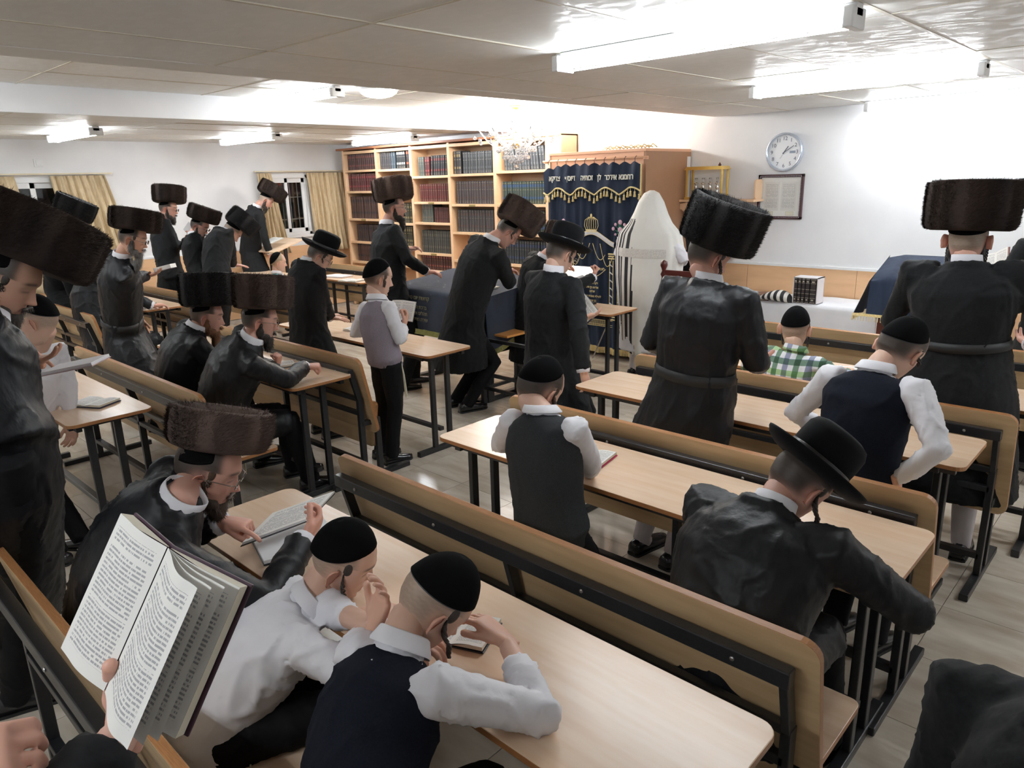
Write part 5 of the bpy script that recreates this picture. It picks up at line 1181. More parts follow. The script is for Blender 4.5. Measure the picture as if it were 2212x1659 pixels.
            def bpost(o, me, sd=seed, L_=L_):
                co, no = get_co(me), get_no(me).astype(float); r = np.random.RandomState(sd); idx = r.randint(0, len(co), 2600); R3 = np.array(H.to_3x3()); dn = R3 @ np.array((0, .25, -1.)); P = co[idx]; Nn = no[idx]; D = Nn*.35+dn
                vs = blades(P, Nn, D, (.014+.06*L_)*hk, .0024, sd); v_ = [tuple(q_) for q_ in co]; f_ = [tuple(p.vertices) for p in me.polygons]; blade_mesh(v_, f_, vs); nm = bpy.data.meshes.new('beard'); nm.from_pydata(v_, [], f_); nm.materials.append(me.materials[0]); nm.polygons.foreach_set('use_smooth', [len(x_) > 3 for x_ in f_]); nm.update(); o.data = nm
            union_job(q, .0062, 'beard', [bm_], root, O, smooth=2, amp=.002, freq=260, seed=seed, post=bpost, squash=(1, 1, .2))
        if payot:
            pc_, L_, th = payot; pm_ = mat('payot_%s' % pc_, HAIRC[pc_], .5, noise_s=200, noise_c=tuple(w*.6 for w in HAIRC[pc_]), stretch=(1, 1, .3))
            dn = (H.to_3x3().inverted() @ V((0, 0, -1)))
            for s in (-1, 1):
                ms = MB(); p0 = V((s*.073, .018, .006)); n = 46
                for st in range(3):
                    pts = []
                    for i in range(n):
                        t = i/(n-1); lb = V((s*.004, .004, -1)).normalized().lerp(dn, min(1, t*1.6)).normalized(); base = p0+lb*L_*t+V((s*.006*math.sin(t*3), .004*math.sin(t*5), 0))
                        rr = .0075*min(1, max(0, t-.12)*5)*(1-.35*t); a = t*L_*150+st*2.1; pts.append(base+V((rr*math.cos(a), rr*math.sin(a), 0)))
                    ms.tube(pts, [th*(.9-.4*i/n) for i in range(n)], 6)
                ms.ell(p0+V((-s*.001, .004, .014)), (.006, .016, .024), 10, 8)
                put(ms, 'sidelock', pm_)
        if glasses:
            for s in (-1, 1):
                ms = MB(); ms.tube([(s*.033+.021*math.cos(a), .101, -.002+.0155*math.sin(a)) for a in [2*PI*q/20 for q in range(20)]], .0014, 6, closed=True)
                ms.tube([(s*.054, .100, .002), (s*.070, .085, .004), (s*.079, .03, .002), (s*.080, -.012, -.004)], .0014, 6); ms.tube([(0, .104, .001), (s*.012, .103, .0)], .0014, 6)
                put(ms, 'glasses_frame', mat('glasses_wire', (.25, .22, .2), .3, metal=.8))
                put(MB().lathe([(.0205, 0), (0, .0008)], 20, Matrix.Translation((s*.033, .101, -.002)) @ Matrix.Rotation(-PI/2, 4, 'X') @ Matrix.Scale(.75, 4, (0, 1, 0))), 'lens', LENS)
    return dict(root=root, O=O, H=H, HO=HO, arms=arms, spine=spine, frame=frame, kn=kn, pel=pel, fw=fw, rt=rt)
# ================= THE CAST =================
PALE = (.66, .42, .32); WARM = (.60, .35, .25); ROSY = (.64, .36, .28)
def dirv(a, b): return V(b)-V(a)
def book_open(G0, G1, L1, R1, label, cover=(.10, .03, .04), t=.012, name='prayer_book', extra=0, blank=False):
    """open book from the gutter foot G0, gutter head G1 and the outer head corners L1, R1"""
    G0, G1, L1, R1 = map(V, (G0, G1, L1, R1)); O = (G0+G1)/2; r = empty(name, O, label=label, cat='book', group='open prayer books')
    h = G1-G0; hn = h.normalized(); cov = mat('bookcover_%.2f_%.2f' % cover[:2], cover, .4)
    for i, C in enumerate((L1, R1)):
        w_ = C-G1; w_ = w_-hn*w_.dot(hn); n = (w_.cross(h) if i else h.cross(w_)).normalized(); wl = w_.length; wn = w_.normalized()
        def P(u, v, k): return G1+wn*wl*u-h*v+n*(k*(.9*math.sin(min(1, u*1.25+.08)*PI*.62)+.1))-O
        for e in range(1+(extra if i else 0)):
            lift = e*.011
            pm = MB(); pm.grid(lambda u, v: P(u, v, t+lift*u) if not e else P(u*(.97-.04*e), v, t+lift*(u**.7)*2.2), 14, 12)
            pg = pm.build('printed_leaf', LINEN if blank else PAGE, r, smooth=True); add_uv(pg, 14, 12)
        bl = MB(); a = [P(1, 0, t*.98), P(1, 1, t*.98), P(1, 1, 0), P(1, 0, 0), P(.02, 0, t*.4), P(.02, 1, t*.4), P(.02, 1, 0), P(.02, 0, 0), P(.5, 0, t*1.0), P(.5, 1, t*1.0), P(.5, 1, 0), P(.5, 0, 0)]
        bl.add(a, [(0, 1, 2, 3), (4, 8, 11, 7), (8, 0, 3, 11), (5, 6, 10, 9), (9, 10, 2, 1)]); bl.build('page_block', mat('page_cream', (.75, .7, .58), .8), r)
        cv = MB(); q = [G1+wn*wl*1.04*u-h*(v*1.03-.015)-n*.003-O for u, v in ((0, 0), (1, 0), (1, 1), (0, 1))]; cv.add([*q, *[p-n*.004 for p in q]], [(0, 1, 2, 3), (7, 6, 5, 4), (0, 4, 5, 1), (1, 5, 6, 2), (2, 6, 7, 3), (3, 7, 4, 0)]); cv.build('cover', cov, r, bevel=.001)
    return r
def book_flat(x, y, z, rz, w_, h, label, cover=(.10, .03, .04), t=.012):
    c, s = math.cos(rz), math.sin(rz); R = V((c, s, 0)); U = V((-s, c, 0)); C = V((x, y, z+.008))
    return book_open(C-U*h/2, C+U*h/2, C+U*h/2-R*w_, C+U*h/2+R*w_, label, cover, t)
def board(A, B, D, t, label):
    A, B, D = V(A), V(B), V(D); O = (B+D)/2; r = empty('printed_board', O, label=label, cat='book'); u_, v_ = B-A, D-A; n = u_.cross(v_).normalized()
    pg = MB().grid(lambda u, v: D-O+u_*u-v_*v+n*t, 4, 4).build('printed_leaf', PAGE, r); add_uv(pg, 4, 4)
    q = [A-O, B-O, B+v_-O, D-O]; m = MB(); m.add([*[p+n*(t-.001) for p in q], *[p-n*.002 for p in q]], [(0, 1, 2, 3), (7, 6, 5, 4), (0, 4, 5, 1), (1, 5, 6, 2), (2, 6, 7, 3), (3, 7, 4, 0)]); m.build('page_block', mat('slab_0.80', (.8, .8, .82), .6), r)
    q = [O+(p)*1.0-O for p in [(p_)*1.03 for p_ in q]]; m = MB(); m.add([*[p-n*.002 for p in q], *[p-n*.010 for p in q]], [(0, 1, 2, 3), (7, 6, 5, 4), (0, 4, 5, 1), (1, 5, 6, 2), (2, 6, 7, 3), (3, 7, 4, 0)]); m.build('cover', mat('slabc_0.02_0.02', (.02, .02, .025), .4), r, bevel=.001)
def slab(C, fwd, up, w_, l, t, label, col=(.8, .8, .82), cover=(.1, .03, .03), name='closed_book', cat='book'):
    M = Matrix.Translation(V(C)) @ basis(fwd, up); r = empty(name, V(C), label=label, cat=cat); r.matrix_world = M
    MB().box((-w_/2, -l/2, 0), (w_/2, l/2, t)).build('pages', mat('slab_%.2f' % col[0], col, .6), r)
    MB().box((-w_/2-.003, -l/2-.003, -.004), (w_/2+.003, l/2+.003, 0)).build('cover', mat('slabc_%.2f_%.2f' % cover[:2], cover, .4), r, bevel=.001); return r
D0 = (0, 1, 0)
# --- standing man close by on the aisle side, very large fur hat
person('dark-bearded man in a huge fur hat reading from a thin pale booklet', (-3.28, .44), (-2.7273, 0.4800, 1.2184), (-2.8911, 0.5200, 1.5887), (-2.9569, 0.6300, 1.7236), yaw=-15, face=(-38, 34, 0), k=1.07, hat=('d', .225, .20, 8), hroll=-18, beard=(1, 'dark', .05), hair='dark', hem=.36,
       hands=(dict(p=(-3.6075, 0.8600, 1.2992), d=(.5, .7, -.45), up=(-.3, .2, .9), pose='point', pole=(-.8, -.3, -.6)), dict(p=(-3.4018, 0.8400, 1.2598), d=(.45, .85, .15), up=(0.1, .1, -1), pose='hold', pole=(.6, -.5, -.7))), skin=WARM, payot=('dark', .03, .003), seed=3)
slab((-3.3019, 0.8800, 1.3111), (.75, .65, .18), (-.1, -.15, 1), .13, .22, .012, 'thin pale booklet held up by the man in the huge fur hat', (.78, .76, .8), (.55, .4, .42), 'booklet')
person('boy in a plain white shirt and black cap turned away from the desks', (-4.42, .98), (-4.8442, 1.0000, 0.6558), (-4.5251, 1.0200, 1.1659), (-4.3880, 1.0300, 1.3621), yaw=122, face=(146, 10, 0), k=.86, hk=1.0, outfit='shirt', hat=('kippah', 1.07, 30, 62), hair='shave', hands=(None, None), skin=PALE, tzit=True, bend=.0, seed=5)
# --- seated man with rimless glasses
person('seated man in a flat brown fur hat with rimless glasses, pointing at a printed page', (-2.45, .95), (-2.50, .62, .52), (-2.1619, 0.7800, 1.0845), (-2.2663, 0.9300, 1.1130), yaw=-12, face=(-42, 26, 0), k=1.05, hat=('b', .158, .135, 14), beard=(1, 'brown', .015), hair='dark', outfit='jacket', seated=True, glasses=True, hroll=-15, hz=.026,
       hands=(dict(p=(-2.1826, 0.9943, 0.9100), d=(.8, .55, -.1), up=(-.1, .05, 1), pose='point', pole=(-.7, -.4, -.6)), dict(p=(-2.0450, 1.1819, 0.9000), d=(-.35, .9, .3), up=(.75, .3, -.5), pose='grip', pole=(.7, -.4, -.6))), skin=ROSY, watch=0, payot=('brown', .03, .004), bend=.09, seed=8, feetd=((-2.5, 1.15), (-2.2, 1.15)), build=1.08)
board((-2.1654, 0.9591, 0.8600), (-2.1571, 1.2073, 0.8600), (-2.2236, 1.1052, 0.8950), .012, 'white printed board held open under the pointing finger of the man with rimless glasses')
slab((-2.1512, 1.1451, 0.8000), (.3, 1, 0), (0, 0, 1), .2, .26, .012, 'dark folder lying on the desk under the open white book', (.75, .75, .77), (.02, .02, .025), 'folder')
# --- the two boys on the front desk
person('boy in a white shirt and black cap with a long curled sidelock, face in profile', (-1.72, .8), (-1.85, .66, .52), (-1.7324, 0.9300, 0.8192), (-1.7118, 1.0600, 0.9319), yaw=-25, face=(-48, 28, 6), k=.92, hk=.97, outfit='shirt', hat=('kippah', 1.08, 24, 66), hair='shave', seated=True, hands=(dict(p=(-1.3795, 0.9655, 0.9800), d=(.2, .3, .9), up=(.2, .9, -.3), pose='relaxed', pole=(-.5, .5, -.6), slv=.35), dict(p=(-1.4845, 1.0569, 0.8500), d=(.6, .8, 0), up=(0, 0, 1), pose='relaxed', pole=(.6, -.5, -.7), slv=.7)), skin=PALE, payot=('dark', .15, .0036), amp=.019, bend=.06, tzit=True, seed=12, feetd=((-1.8, 1.1), (-1.6, 1.1)))
person('boy in a dark navy vest resting his head on his folded white sleeve', (-1.15, .75), (-1.12, .62, .52), (-1.2305, 0.8800, 0.9355), (-1.2542, 1.0200, 0.9923), yaw=-15, face=(-30, 48, 0), k=.95, hk=.97, outfit='vest', mats=(DKNAVY, SHIRT), hat=('kippah', 1.10, 10, 66), hair='shave', seated=True, hands=(dict(p=(-1.2894, 1.0255, 0.8600), d=(.8, .5, -.1), up=(0, 0, 1), pose='relaxed', pole=(-.8, -.1, -.5)), dict(p=(-1.2166, 1.1367, 0.9000), d=(-.85, -.1, .35), up=(.1, .3, .9), pose='relaxed', pole=(.95, .05, -.35), slv=.70)), skin=PALE, payot=('dark', .11, .006), amp=.016, bend=.05, seed=14, feetd=((-1.35, 1.1), (-1.0, 1.1)))
book_flat(-1.33, 1.17, .793, .4, .09, .14, 'small open book on the desk between the two boys', (.02, .02, .03))
# --- young man with brimmed hat, head down
person('young man in a shiny black jacket and wide-brimmed black hat, slumped over his desk', (-.78, 2.05), (-.86, 1.82, .52), (-0.8392, 2.0200, 0.9994), (-0.8115, 2.1600, 1.0604), yaw=-8, face=(-32, 46, 4), k=1.02, outfit='jacket', hat=('brim', 4, 1.10), hair='dark', seated=True, hands=(dict(p=(-.98, 2.38, .84), d=(.8, .5, 0), up=(0, 0, 1), pose='relaxed', pole=(-.3, .3, -.9)), dict(p=(-0.6839, 2.3000, 0.7957), d=(-.8, .3, .25), up=(.1, .2, 1), pose='relaxed', pole=(.95, -.35, -.3), slv=.78)), skin=ROSY, payot=('dark', .12, .006), bend=.10, seed=17, feetd=((-1.0, 2.4), (-.7, 2.3)), build=1.22, voxel=.011)
person('boy in a charcoal knitted vest and white shirt leaning on a desk', (-1.68, 2.0), (-1.6927, 1.9800, 0.6909), (-1.7623, 2.0200, 1.1285), (-1.8623, 2.1200, 1.1905), yaw=-5, face=(-10, 30, 6), k=.84, hk=1.0, outfit='vest', mats=(GREYK, SHIRT), hat=('kippah', 1.07, 30, 58), hair='dark', hands=(dict(p=(-2.0, 2.38, .84), d=(.5, .8, 0), up=(0, 0, 1), pose='relaxed', pole=(-.8, -.4, -.4)), dict(p=(-1.8067, 2.3400, 0.8129), d=(-.7, .6, 0), up=(0, 0, 1), pose='relaxed', pole=(.9, -.2, -.5))), skin=PALE, payot=('brown', .09, .006), bend=.02, tzit=True, seed=19, build=1.12)
book_flat(-1.86, 2.44, .793, .2, .10, .16, 'open book on the desk before the boy in the charcoal vest', (.4, .02, .08))
# --- boy with the navy vest further along
person('boy in a navy vest with thin blue piping, leaning on one straight arm', (-.85, 3.02), (-0.9129, 3.0200, 0.7683), (-0.9102, 3.1200, 1.1982), (-0.8542, 3.2400, 1.2873), yaw=-12, face=(-20, 34, 10), k=.9, hk=1.03, outfit='vest', mats=(DKNAVY, SHIRT), hat=('kippah', 1.07, 26, 62), hair='dark', hands=(dict(p=(-1.12, 3.42, .83), d=(.3, .9, 0), up=(0, 0, 1), pose='relaxed', pole=(-.8, -.4, -.4)), dict(p=(-0.7465, 3.0200, 0.7225), d=(0, .3, -.9), up=(.9, 0, 0), pose='relaxed', pole=(.8, -.5, -.2))), skin=PALE, payot=('dark', .05, .004), bend=.02, seed=21, build=1.12)
# --- tall man with the belted satin coat
person('man in a long belted satin coat and tilted black fur hat, white socks showing', (-1.90, 3.10), (-1.7326, 3.1200, 0.9705), (-1.6939, 3.1600, 1.5026), (-1.7331, 3.2200, 1.6260), yaw=-6, face=(-32, 26, 4), k=1.05, hat=('k', 0.182, 0.228, 10.0), hz=-.004, hroll=9, hair='dark', hem=.36, belt=True, socks=True, hands=(dict(p=(-1.92, 3.46, 1.12), d=(.6, .8, .2), up=(0, -.4, -.9), pose='hold', pole=(-.35, -.4, -.9)), dict(p=(-1.58, 3.48, 1.12), d=(-.5, .8, .2), up=(0, -.4, -.9), pose='hold', pole=(.4, -.4, -.85))), skin=ROSY, payot=('dark', .09, .004), seed=23, build=1.12)
# --- big man in the damask coat
person('broad man in a long matt black coat and tall bristling fur hat, with braided sidelocks', (-.80, 4.16), (-0.8408, 4.2200, 1.0651), (-0.8567, 4.2200, 1.5266), (-0.8779, 4.2600, 1.6596), yaw=4, face=(2, 4, 0), k=1.07, hat=('d', .205, .24, 0), hroll=0, hz=-.012, hair='stub', hem=.38, socks=True, mats=(WOOL, SHIRT), belt=True, hands=(dict(p=(-1.0, 4.58, 1.12), d=(.5, .8, .1), up=(0, -.3, -1), pose='hold', pole=(-.8, -.4, -.5)), dict(p=(-.62, 4.6, 1.12), d=(-.4, .8, .1), up=(0, -.3, -1), pose='hold', pole=(.85, -.4, -.5))), skin=ROSY, beard=(1, 'black', .10), payot=('black', .16, .005), seed=25, build=1.22)
# plaid shirt
def plaid():
    m = mat('plaid_cloth', (.8, .8, .82), .8); nt = m.node_tree; N = nt.nodes; L = nt.links; tc = [n for n in N if n.type == 'TEX_COORD'][0]; sp = N.new('ShaderNodeSeparateXYZ'); L.new(tc.outputs['Object'], sp.inputs[0])
    src = None
    for ax, per, off, wd, c in ((0, .062, 0, .5, (.10, .13, .30)), (2, .062, .2, .5, (.30, .62, .12)), (0, .124, .5, .25, (.35, .75, .2)), (2, .124, .6, .27, (.12, .17, .42))):
        a = N.new('ShaderNodeMath'); a.operation = 'MULTIPLY_ADD'; L.new(sp.outputs[ax], a.inputs[0]); a.inputs[1].default_value = 1/per; a.inputs[2].default_value = off
        f = N.new('ShaderNodeMath'); f.operation = 'FRACT'; L.new(a.outputs[0], f.inputs[0]); g_ = N.new('ShaderNodeMath'); g_.operation = 'LESS_THAN'; L.new(f.outputs[0], g_.inputs[0]); g_.inputs[1].default_value = wd
        s_ = N.new('ShaderNodeMath'); s_.operation = 'MULTIPLY'; s_.inputs[1].default_value = .72; L.new(g_.outputs[0], s_.inputs[0])
        mx = N.new('ShaderNodeMix'); mx.data_type = 'RGBA'; mx.blend_type = 'MULTIPLY'; L.new(s_.outputs[0], mx.inputs[0]); mx.inputs[7].default_value = (*c, 1)
        if src is None: mx.inputs[6].default_value = (.82, .82, .85, 1)
        else: L.new(src, mx.inputs[6])
        src = mx.outputs[2]
    L.new(src, N['Principled BSDF'].inputs['Base Color']); return m
person('small boy in a green and blue checked shirt sitting with his back to the camera', (-1.7, 4.35), (-1.72, 4.16, .50), (-1.6712, 4.2000, 0.9763), (-1.7028, 4.2500, 1.1095), yaw=4, face=(6, 12, 0), k=.82, hk=.96, outfit='shirt', mats=(plaid(), plaid()), hat=('kippah', 1.08, 24, 66), hair='shave', seated=True, hands=(dict(p=(-1.92, 4.55, .83), d=(.3, .9, 0), up=(0, 0, 1), pole=(-.8, -.4, -.4)), dict(p=(-1.48, 4.55, .83), d=(-.2, .9, 0), up=(0, 0, 1), pole=(.8, -.4, -.4))), skin=(.66, .44, .33), payot=('black', .12, .004), seed=27, feetd=((-1.8, 4.6), (-1.6, 4.6)))
book_flat(-1.45, 4.62, .793, .1, .10, .15, 'open white-paged book on the desk of the boy in the checked shirt', (.05, .05, .1))
# --- youth in the brimmed hat with one hand on the desk end
person('youth in a black coat and wide-brimmed hat with fingertips on a desk end', (-2.98, 3.60), (-3.0850, 3.6200, 0.8381), (-3.0489, 3.6200, 1.4130), (-3.0479, 3.7000, 1.5303), yaw=-5, face=(-18, 28, 0), k=1.03, outfit='coat', mats=(WOOL, SHIRT), hat=('brim', 6, 1.08), hair='dark', hem=.34, glasses=True, hands=(dict(p=(-3.02, 4.02, 1.08), d=(.6, .7, .2), up=(0, -.5, -.8), pose='hold', pole=(-.8, -.6, -.5)), dict(p=(-2.6812, 3.5000, 0.7423), d=(.1, .25, -.95), up=(.9, .1, .1), pose='relaxed', pole=(.6, -.6, -.3))), skin=PALE, payot=('dark', .05, .004), seed=31, build=1.02)
book_open((-3.3279, 4.1200, 1.0367), (-3.2193, 4.2000, 1.1722), (-3.3416, 4.1600, 1.2280), (-3.0293, 4.1500, 1.1296), 'open white book held at the side of the youth in the brimmed hat', (.05, .05, .08), .008)
# --- man at the book rest
person('man half hidden behind the brimmed hat, bending over a sloped book rest', (-4.5, 5.02), (-4.48, 5.02, .98), (-4.3779, 5.0500, 1.2987), (-4.2906, 5.1500, 1.3980), yaw=-20, face=(-40, 35, 0), k=1.03, mats=(WOOL, SHIRT), hat=('b', 0.170, 0.150, 12.0), hair='brown', hem=.35, hands=(dict(p=(-4.4, 5.45, 1.2), d=(.5, .8, 0), up=(0, 0, 1), pole=(-.7, -.3, -.6)), dict(p=(-3.9339, 5.2800, 1.2268), d=(.1, .5, .85), up=(.5, .6, .2), pose='fist', pole=(.8, -.3, -.6))), skin=ROSY, beard=(1, 'brown', .03), seed=33)
slab((-4.1465, 5.2500, 1.1119), (.6, .7, .3), (-.2, -.3, 1), .11, .15, .006, 'black notebook held by the man bending over the sloped book rest', (.03, .03, .03), (.02, .02, .02), 'notebook')
# --- two men at the platform
person('man bowing deeply over the platform, seen from behind in a dark frock coat', (-4.72, 4.28), (-4.6248, 4.2600, 0.7774), (-4.4178, 4.4200, 1.5104), (-4.3514, 4.5800, 1.5783), yaw=-14, face=(-38, 48, 0), k=1.06, mats=(WOOL, SHIRT), hat=('b', 0.190, 0.206, 10.0), hair='dark', hem=.40, belt=False, glasses=True, hands=(dict(p=(-4.95, 4.85, 1.14), d=(.4, .9, 0), up=(0, 0, 1), pole=(-.8, -.3, -.6)), dict(p=(-4.4402, 4.7200, 1.2369), d=(.5, .8, 0), up=(0, 0, 1), pose='relaxed', pole=(.85, -.35, -.7))), skin=ROSY, payot=('dark', .05, .003), bend=.07, seed=35, build=1.08)
person('upright man in profile at the platform, with full dark beard and brown fur hat', (-5.70, 4.36), (-5.7184, 4.3600, 0.8881), (-5.8312, 4.4200, 1.6016), (-5.7847, 4.5000, 1.7730), yaw=-14, face=(-44, 2, 0), k=1.06, mats=(WOOL, SHIRT), hat=('b', 0.190, 0.206, 8), hair='dark', hem=.55, outfit='jacket', glasses=True, beard=(1, 'dark', .07), hands=(dict(p=(-5.8269, 4.7800, 1.3640), d=(.8, .45, .2), up=(-.3, .3, .9), pose='relaxed', pole=(-.6, -.3, -.7)), dict(p=(-5.4310, 4.6800, 1.1573), d=(.75, .62, -.05), up=(0, 0, 1), pose='relaxed', pole=(.6, -.6, -.7))), skin=ROSY, seed=37, feetd=((-5.75, 4.58), (-5.62, 4.32)))
# --- boy with mauve vest
person('boy in a mauve grey vest standing in the aisle with a white book', (-4.22, 3.05), (-4.0761, 3.0000, 0.8126), (-4.1443, 3.0200, 1.2130), (-4.1627, 3.0600, 1.3681), yaw=-8, face=(-22, 14, 0), k=.86, hk=1.0, outfit='vest', mats=(MAUVE, SHIRT), hat=('kippah', 1.09, 34, 66), hair='brown', hands=(dict(p=(-4.2577, 3.2400, 1.0016), d=(.4, .7, .5), up=(.1, .3, -.9), pose='hold', pole=(-.7, -.4, -.6)), dict(p=(-4.0994, 3.2400, 1.0804), d=(-.2, .6, .7), up=(.6, .2, -.6), pose='grip', pole=(.7, -.5, -.6))), skin=PALE, payot=('brown', .06, .007), tzit=True, seed=39)
book_open((-4.2249, 3.2600, 1.0366), (-4.2429, 3.3200, 1.1704), (-4.3413, 3.3000, 1.1399), (-4.1583, 3.3600, 1.1180), 'open white book in the hands of the boy in the mauve vest', (.5, .5, .5), .006)
# --- youth in hat at the desk behind
person('youth in a plain black coat and upturned brimmed hat, pressing one hand on the desk', (-5.08, 3.08), (-5.1450, 3.0600, 0.8536), (-5.0911, 3.0800, 1.4273), (-5.0330, 3.1600, 1.4695), yaw=-8, face=(-34, 36, 0), k=1.0, mats=(WOOL, SHIRT), hat=('brim', 10, 1.05), hair='dark', hem=.4, glasses=True, hands=(dict(p=(-5.3, 3.5, .84), d=(.3, .9, 0), up=(0, 0, 1), pole=(-.8, -.5, -.4)), dict(p=(-5.1698, 3.4000, 0.8251), d=(.7, .6, -.1), up=(0, 0, 1), pose='flat', pole=(.6, -.7, -.4))), skin=PALE, payot=('dark', .05, .003), seed=41)
book_flat(-5.2, 3.55, .793, .2, .09, .14, 'open book beside the flat hand of the youth with the upturned hat', (.6, .6, .6))
# --- seated men at the left desk
person('seated man with glasses and a brown fur hat, his wristwatch arm lying on the desk', (-4.35, 2.1), (-4.38, 1.88, .52), (-4.0890, 2.0300, 1.1141), (-4.1070, 2.1200, 1.2250), yaw=-14, face=(-30, 16, 0), k=1.05, hat=('b', 0.170, 0.206, 10.0), hair='dark', outfit='jacket', seated=True, glasses=True, beard=(1, 'dark', .03), hands=(dict(p=(-4.5204, 2.4400, 0.8790), d=(.2, .2, .95), up=(.6, .5, 0), pose='fist', pole=(-.5, -.2, -.8)), dict(p=(-4.0858, 2.4800, 0.8660), d=(.55, .8, 0), up=(.1, -.1, 1), pose='fist', pole=(.7, -.45, -.5))), skin=ROSY, watch=1, bend=.07, tzit=True, seed=43, feetd=((-4.5, 2.45), (-4.2, 2.4)), build=1.06)
book_flat(-4.55, 2.50, .793, -.3, .07, .12, 'small open book under the wristwatch hand on the desk', (.3, .3, .3))
person('seated man with a ginger beard and black fur hat beside the wristwatch man', (-4.95, 2.1), (-4.98, 1.88, .52), (-4.8289, 2.0200, 1.0989), (-4.8313, 2.1200, 1.1711), yaw=-10, face=(-32, 14, 0), k=1.05, hat=('k', 0.175, 0.225, 12.0), hair='brown', outfit='jacket', seated=True, beard=(1, 'ginger', .07), hands=(dict(p=(-5.1, 2.4, .84), d=(.3, .9, 0), up=(0, 0, 1), pole=(-.8, -.4, -.5)), dict(p=(-4.75, 2.38, .84), d=(.1, .9, 0), up=(0, 0, 1), pole=(.7, -.4, -.5))), skin=ROSY, bend=.08, seed=45, feetd=((-5.1, 2.45), (-4.85, 2.4)))
# --- grey bearded man in the side aisle
person('standing man with a long greying beard holding a small thick book', (-6.42, 2.2), (-6.6535, 2.1800, 0.8166), (-6.4156, 2.1800, 1.4784), (-6.3162, 2.2600, 1.6239), yaw=-16, face=(-36, 20, 0), k=1.05, mats=(SATIN, SHIRT), hat=('d', 0.195, 0.169, 10.0), hair='dark', hem=.34, belt=True, glasses=True, beard=(1, 'grey', .14), hands=(None, dict(p=(-6.6971, 2.5600, 1.2799), d=(.72, .68, .15), up=(0, .1, -1), pose='hold', pole=(.5, -.6, -.7))), skin=WARM, payot=('dark', .08, .003), seed=47, build=1.1)
slab((-6.6321, 2.6000, 1.3205), (.72, .68, .22), (-.15, -.1, 1), .11, .155, .035, 'small thick white-paged book resting on the palm of the grey-bearded man', (.85, .84, .8), (.06, .03, .03))
# --- group by the window wall
person('slim man with thin beard and upright fur hat in front of the bare wall', (-9.2, 3.62), (-9.0779, 3.6200, 0.9630), (-9.2772, 3.6800, 1.6254), (-9.2037, 3.7500, 1.7756), yaw=-14, face=(-40, 14, 0), k=1.04, mats=(WOOL, SHIRT), hat=('d', 0.185, 0.206, 10.0), hair='dark', hem=.4, glasses=True, beard=(1, 'dark', .03), hands=(None, dict(p=(-9.1364, 3.9500, 1.3781), d=(.6, .6, .4), up=(.2, .3, -.8), pose='hold', pole=(.6, -.6, -.6))), skin=ROSY, seed=49)
person('man with glasses holding a white card close to his face, under a round fur hat', (-8.75, 3.68), (-8.3683, 3.6800, 1.0058), (-8.5533, 3.7200, 1.4583), (-8.5231, 3.8000, 1.5798), yaw=-20, face=(-50, 30, 0), k=1.03, mats=(WOOL, SHIRT), hat=('d', 0.175, 0.169, 10.0), hair='dark', hem=.4, glasses=True, beard=(1, 'dark', .03), hands=(dict(p=(-9.3111, 3.9800, 1.4551), d=(.4, .5, .7), up=(.2, -.2, -.8), pose='grip', pole=(-.5, -.6, -.6)), None), skin=ROSY, seed=51)
slab((-9.3059, 4.0000, 1.5277), (.45, .45, .75), (.3, -.75, .3), .10, .12, .005, 'white card lifted in front of the man with the round fur hat', (.86, .87, .88), (.8, .8, .8), 'card', 'card')
person('man bowing low over a desk with a fluffy black fur hat pointing to the window', (-8.35, 3.66), (-7.9472, 3.6600, 1.0373), (-8.1095, 3.8500, 1.5349), (-8.1119, 3.9800, 1.5160), yaw=-8, face=(-25, 55, 0), k=1.05, mats=(WOOL, SHIRT), hat=('k', 0.180, 0.188, 8.0), hair='stub', hem=.4, hands=(dict(p=(-8.75, 4.2, .84), d=(.2, .9, 0), up=(0, 0, 1), pole=(-.7, -.4, -.5)), dict(p=(-8.4510, 4.2200, 0.8158), d=(.5, .8, -.1), up=(0, 0, 1), pose='flat', pole=(.7, -.5, -.4))), skin=ROSY, bend=.06, seed=53)
person('man leaning towards the window lectern in a long black coat and brown-rimmed fur hat', (-10.1, 5.36), (-10.4587, 5.3800, 1.0522), (-10.2491, 5.4500, 1.7071), (-10.1571, 5.5600, 1.8084), yaw=-6, face=(-30, 40, 0), k=1.05, mats=(WOOL, SHIRT), hat=('d', 0.200, 0.188, 4.0), hair='stub', hem=.3, beard=(1, 'dark', .03), hands=(None, None), skin=ROSY, bend=.05, seed=55)
person('man in a sharply tilted black fur hat before the flaring beige curtain', (-8.55, 2.45), (-9.2645, 2.4500, 0.9775), (-8.8870, 2.4500, 1.5965), (-8.7691, 2.5200, 1.6906), yaw=-14, face=(-42, 32, 0), k=1.05, mats=(WOOL, SHIRT), hat=('k', 0.195, 0.206, 6.0), hair='stub', hem=.4, hands=(None, None), skin=ROSY, seed=57)
person('boy whose black cap and short hair show above a bowed black fur hat', (-8.4, 2.5), (-8.5552, 2.6200, 1.1111), (-8.5362, 2.6400, 1.2958), (-8.5302, 2.6600, 1.4007), yaw=-10, face=(-35, 10, 0), k=.95, hk=1.0, outfit='shirt', hat=('kippah', 1.07, 24, 60), hair='dark', hands=(None, None), skin=PALE, seed=59, mats=(WOOL, WOOL))
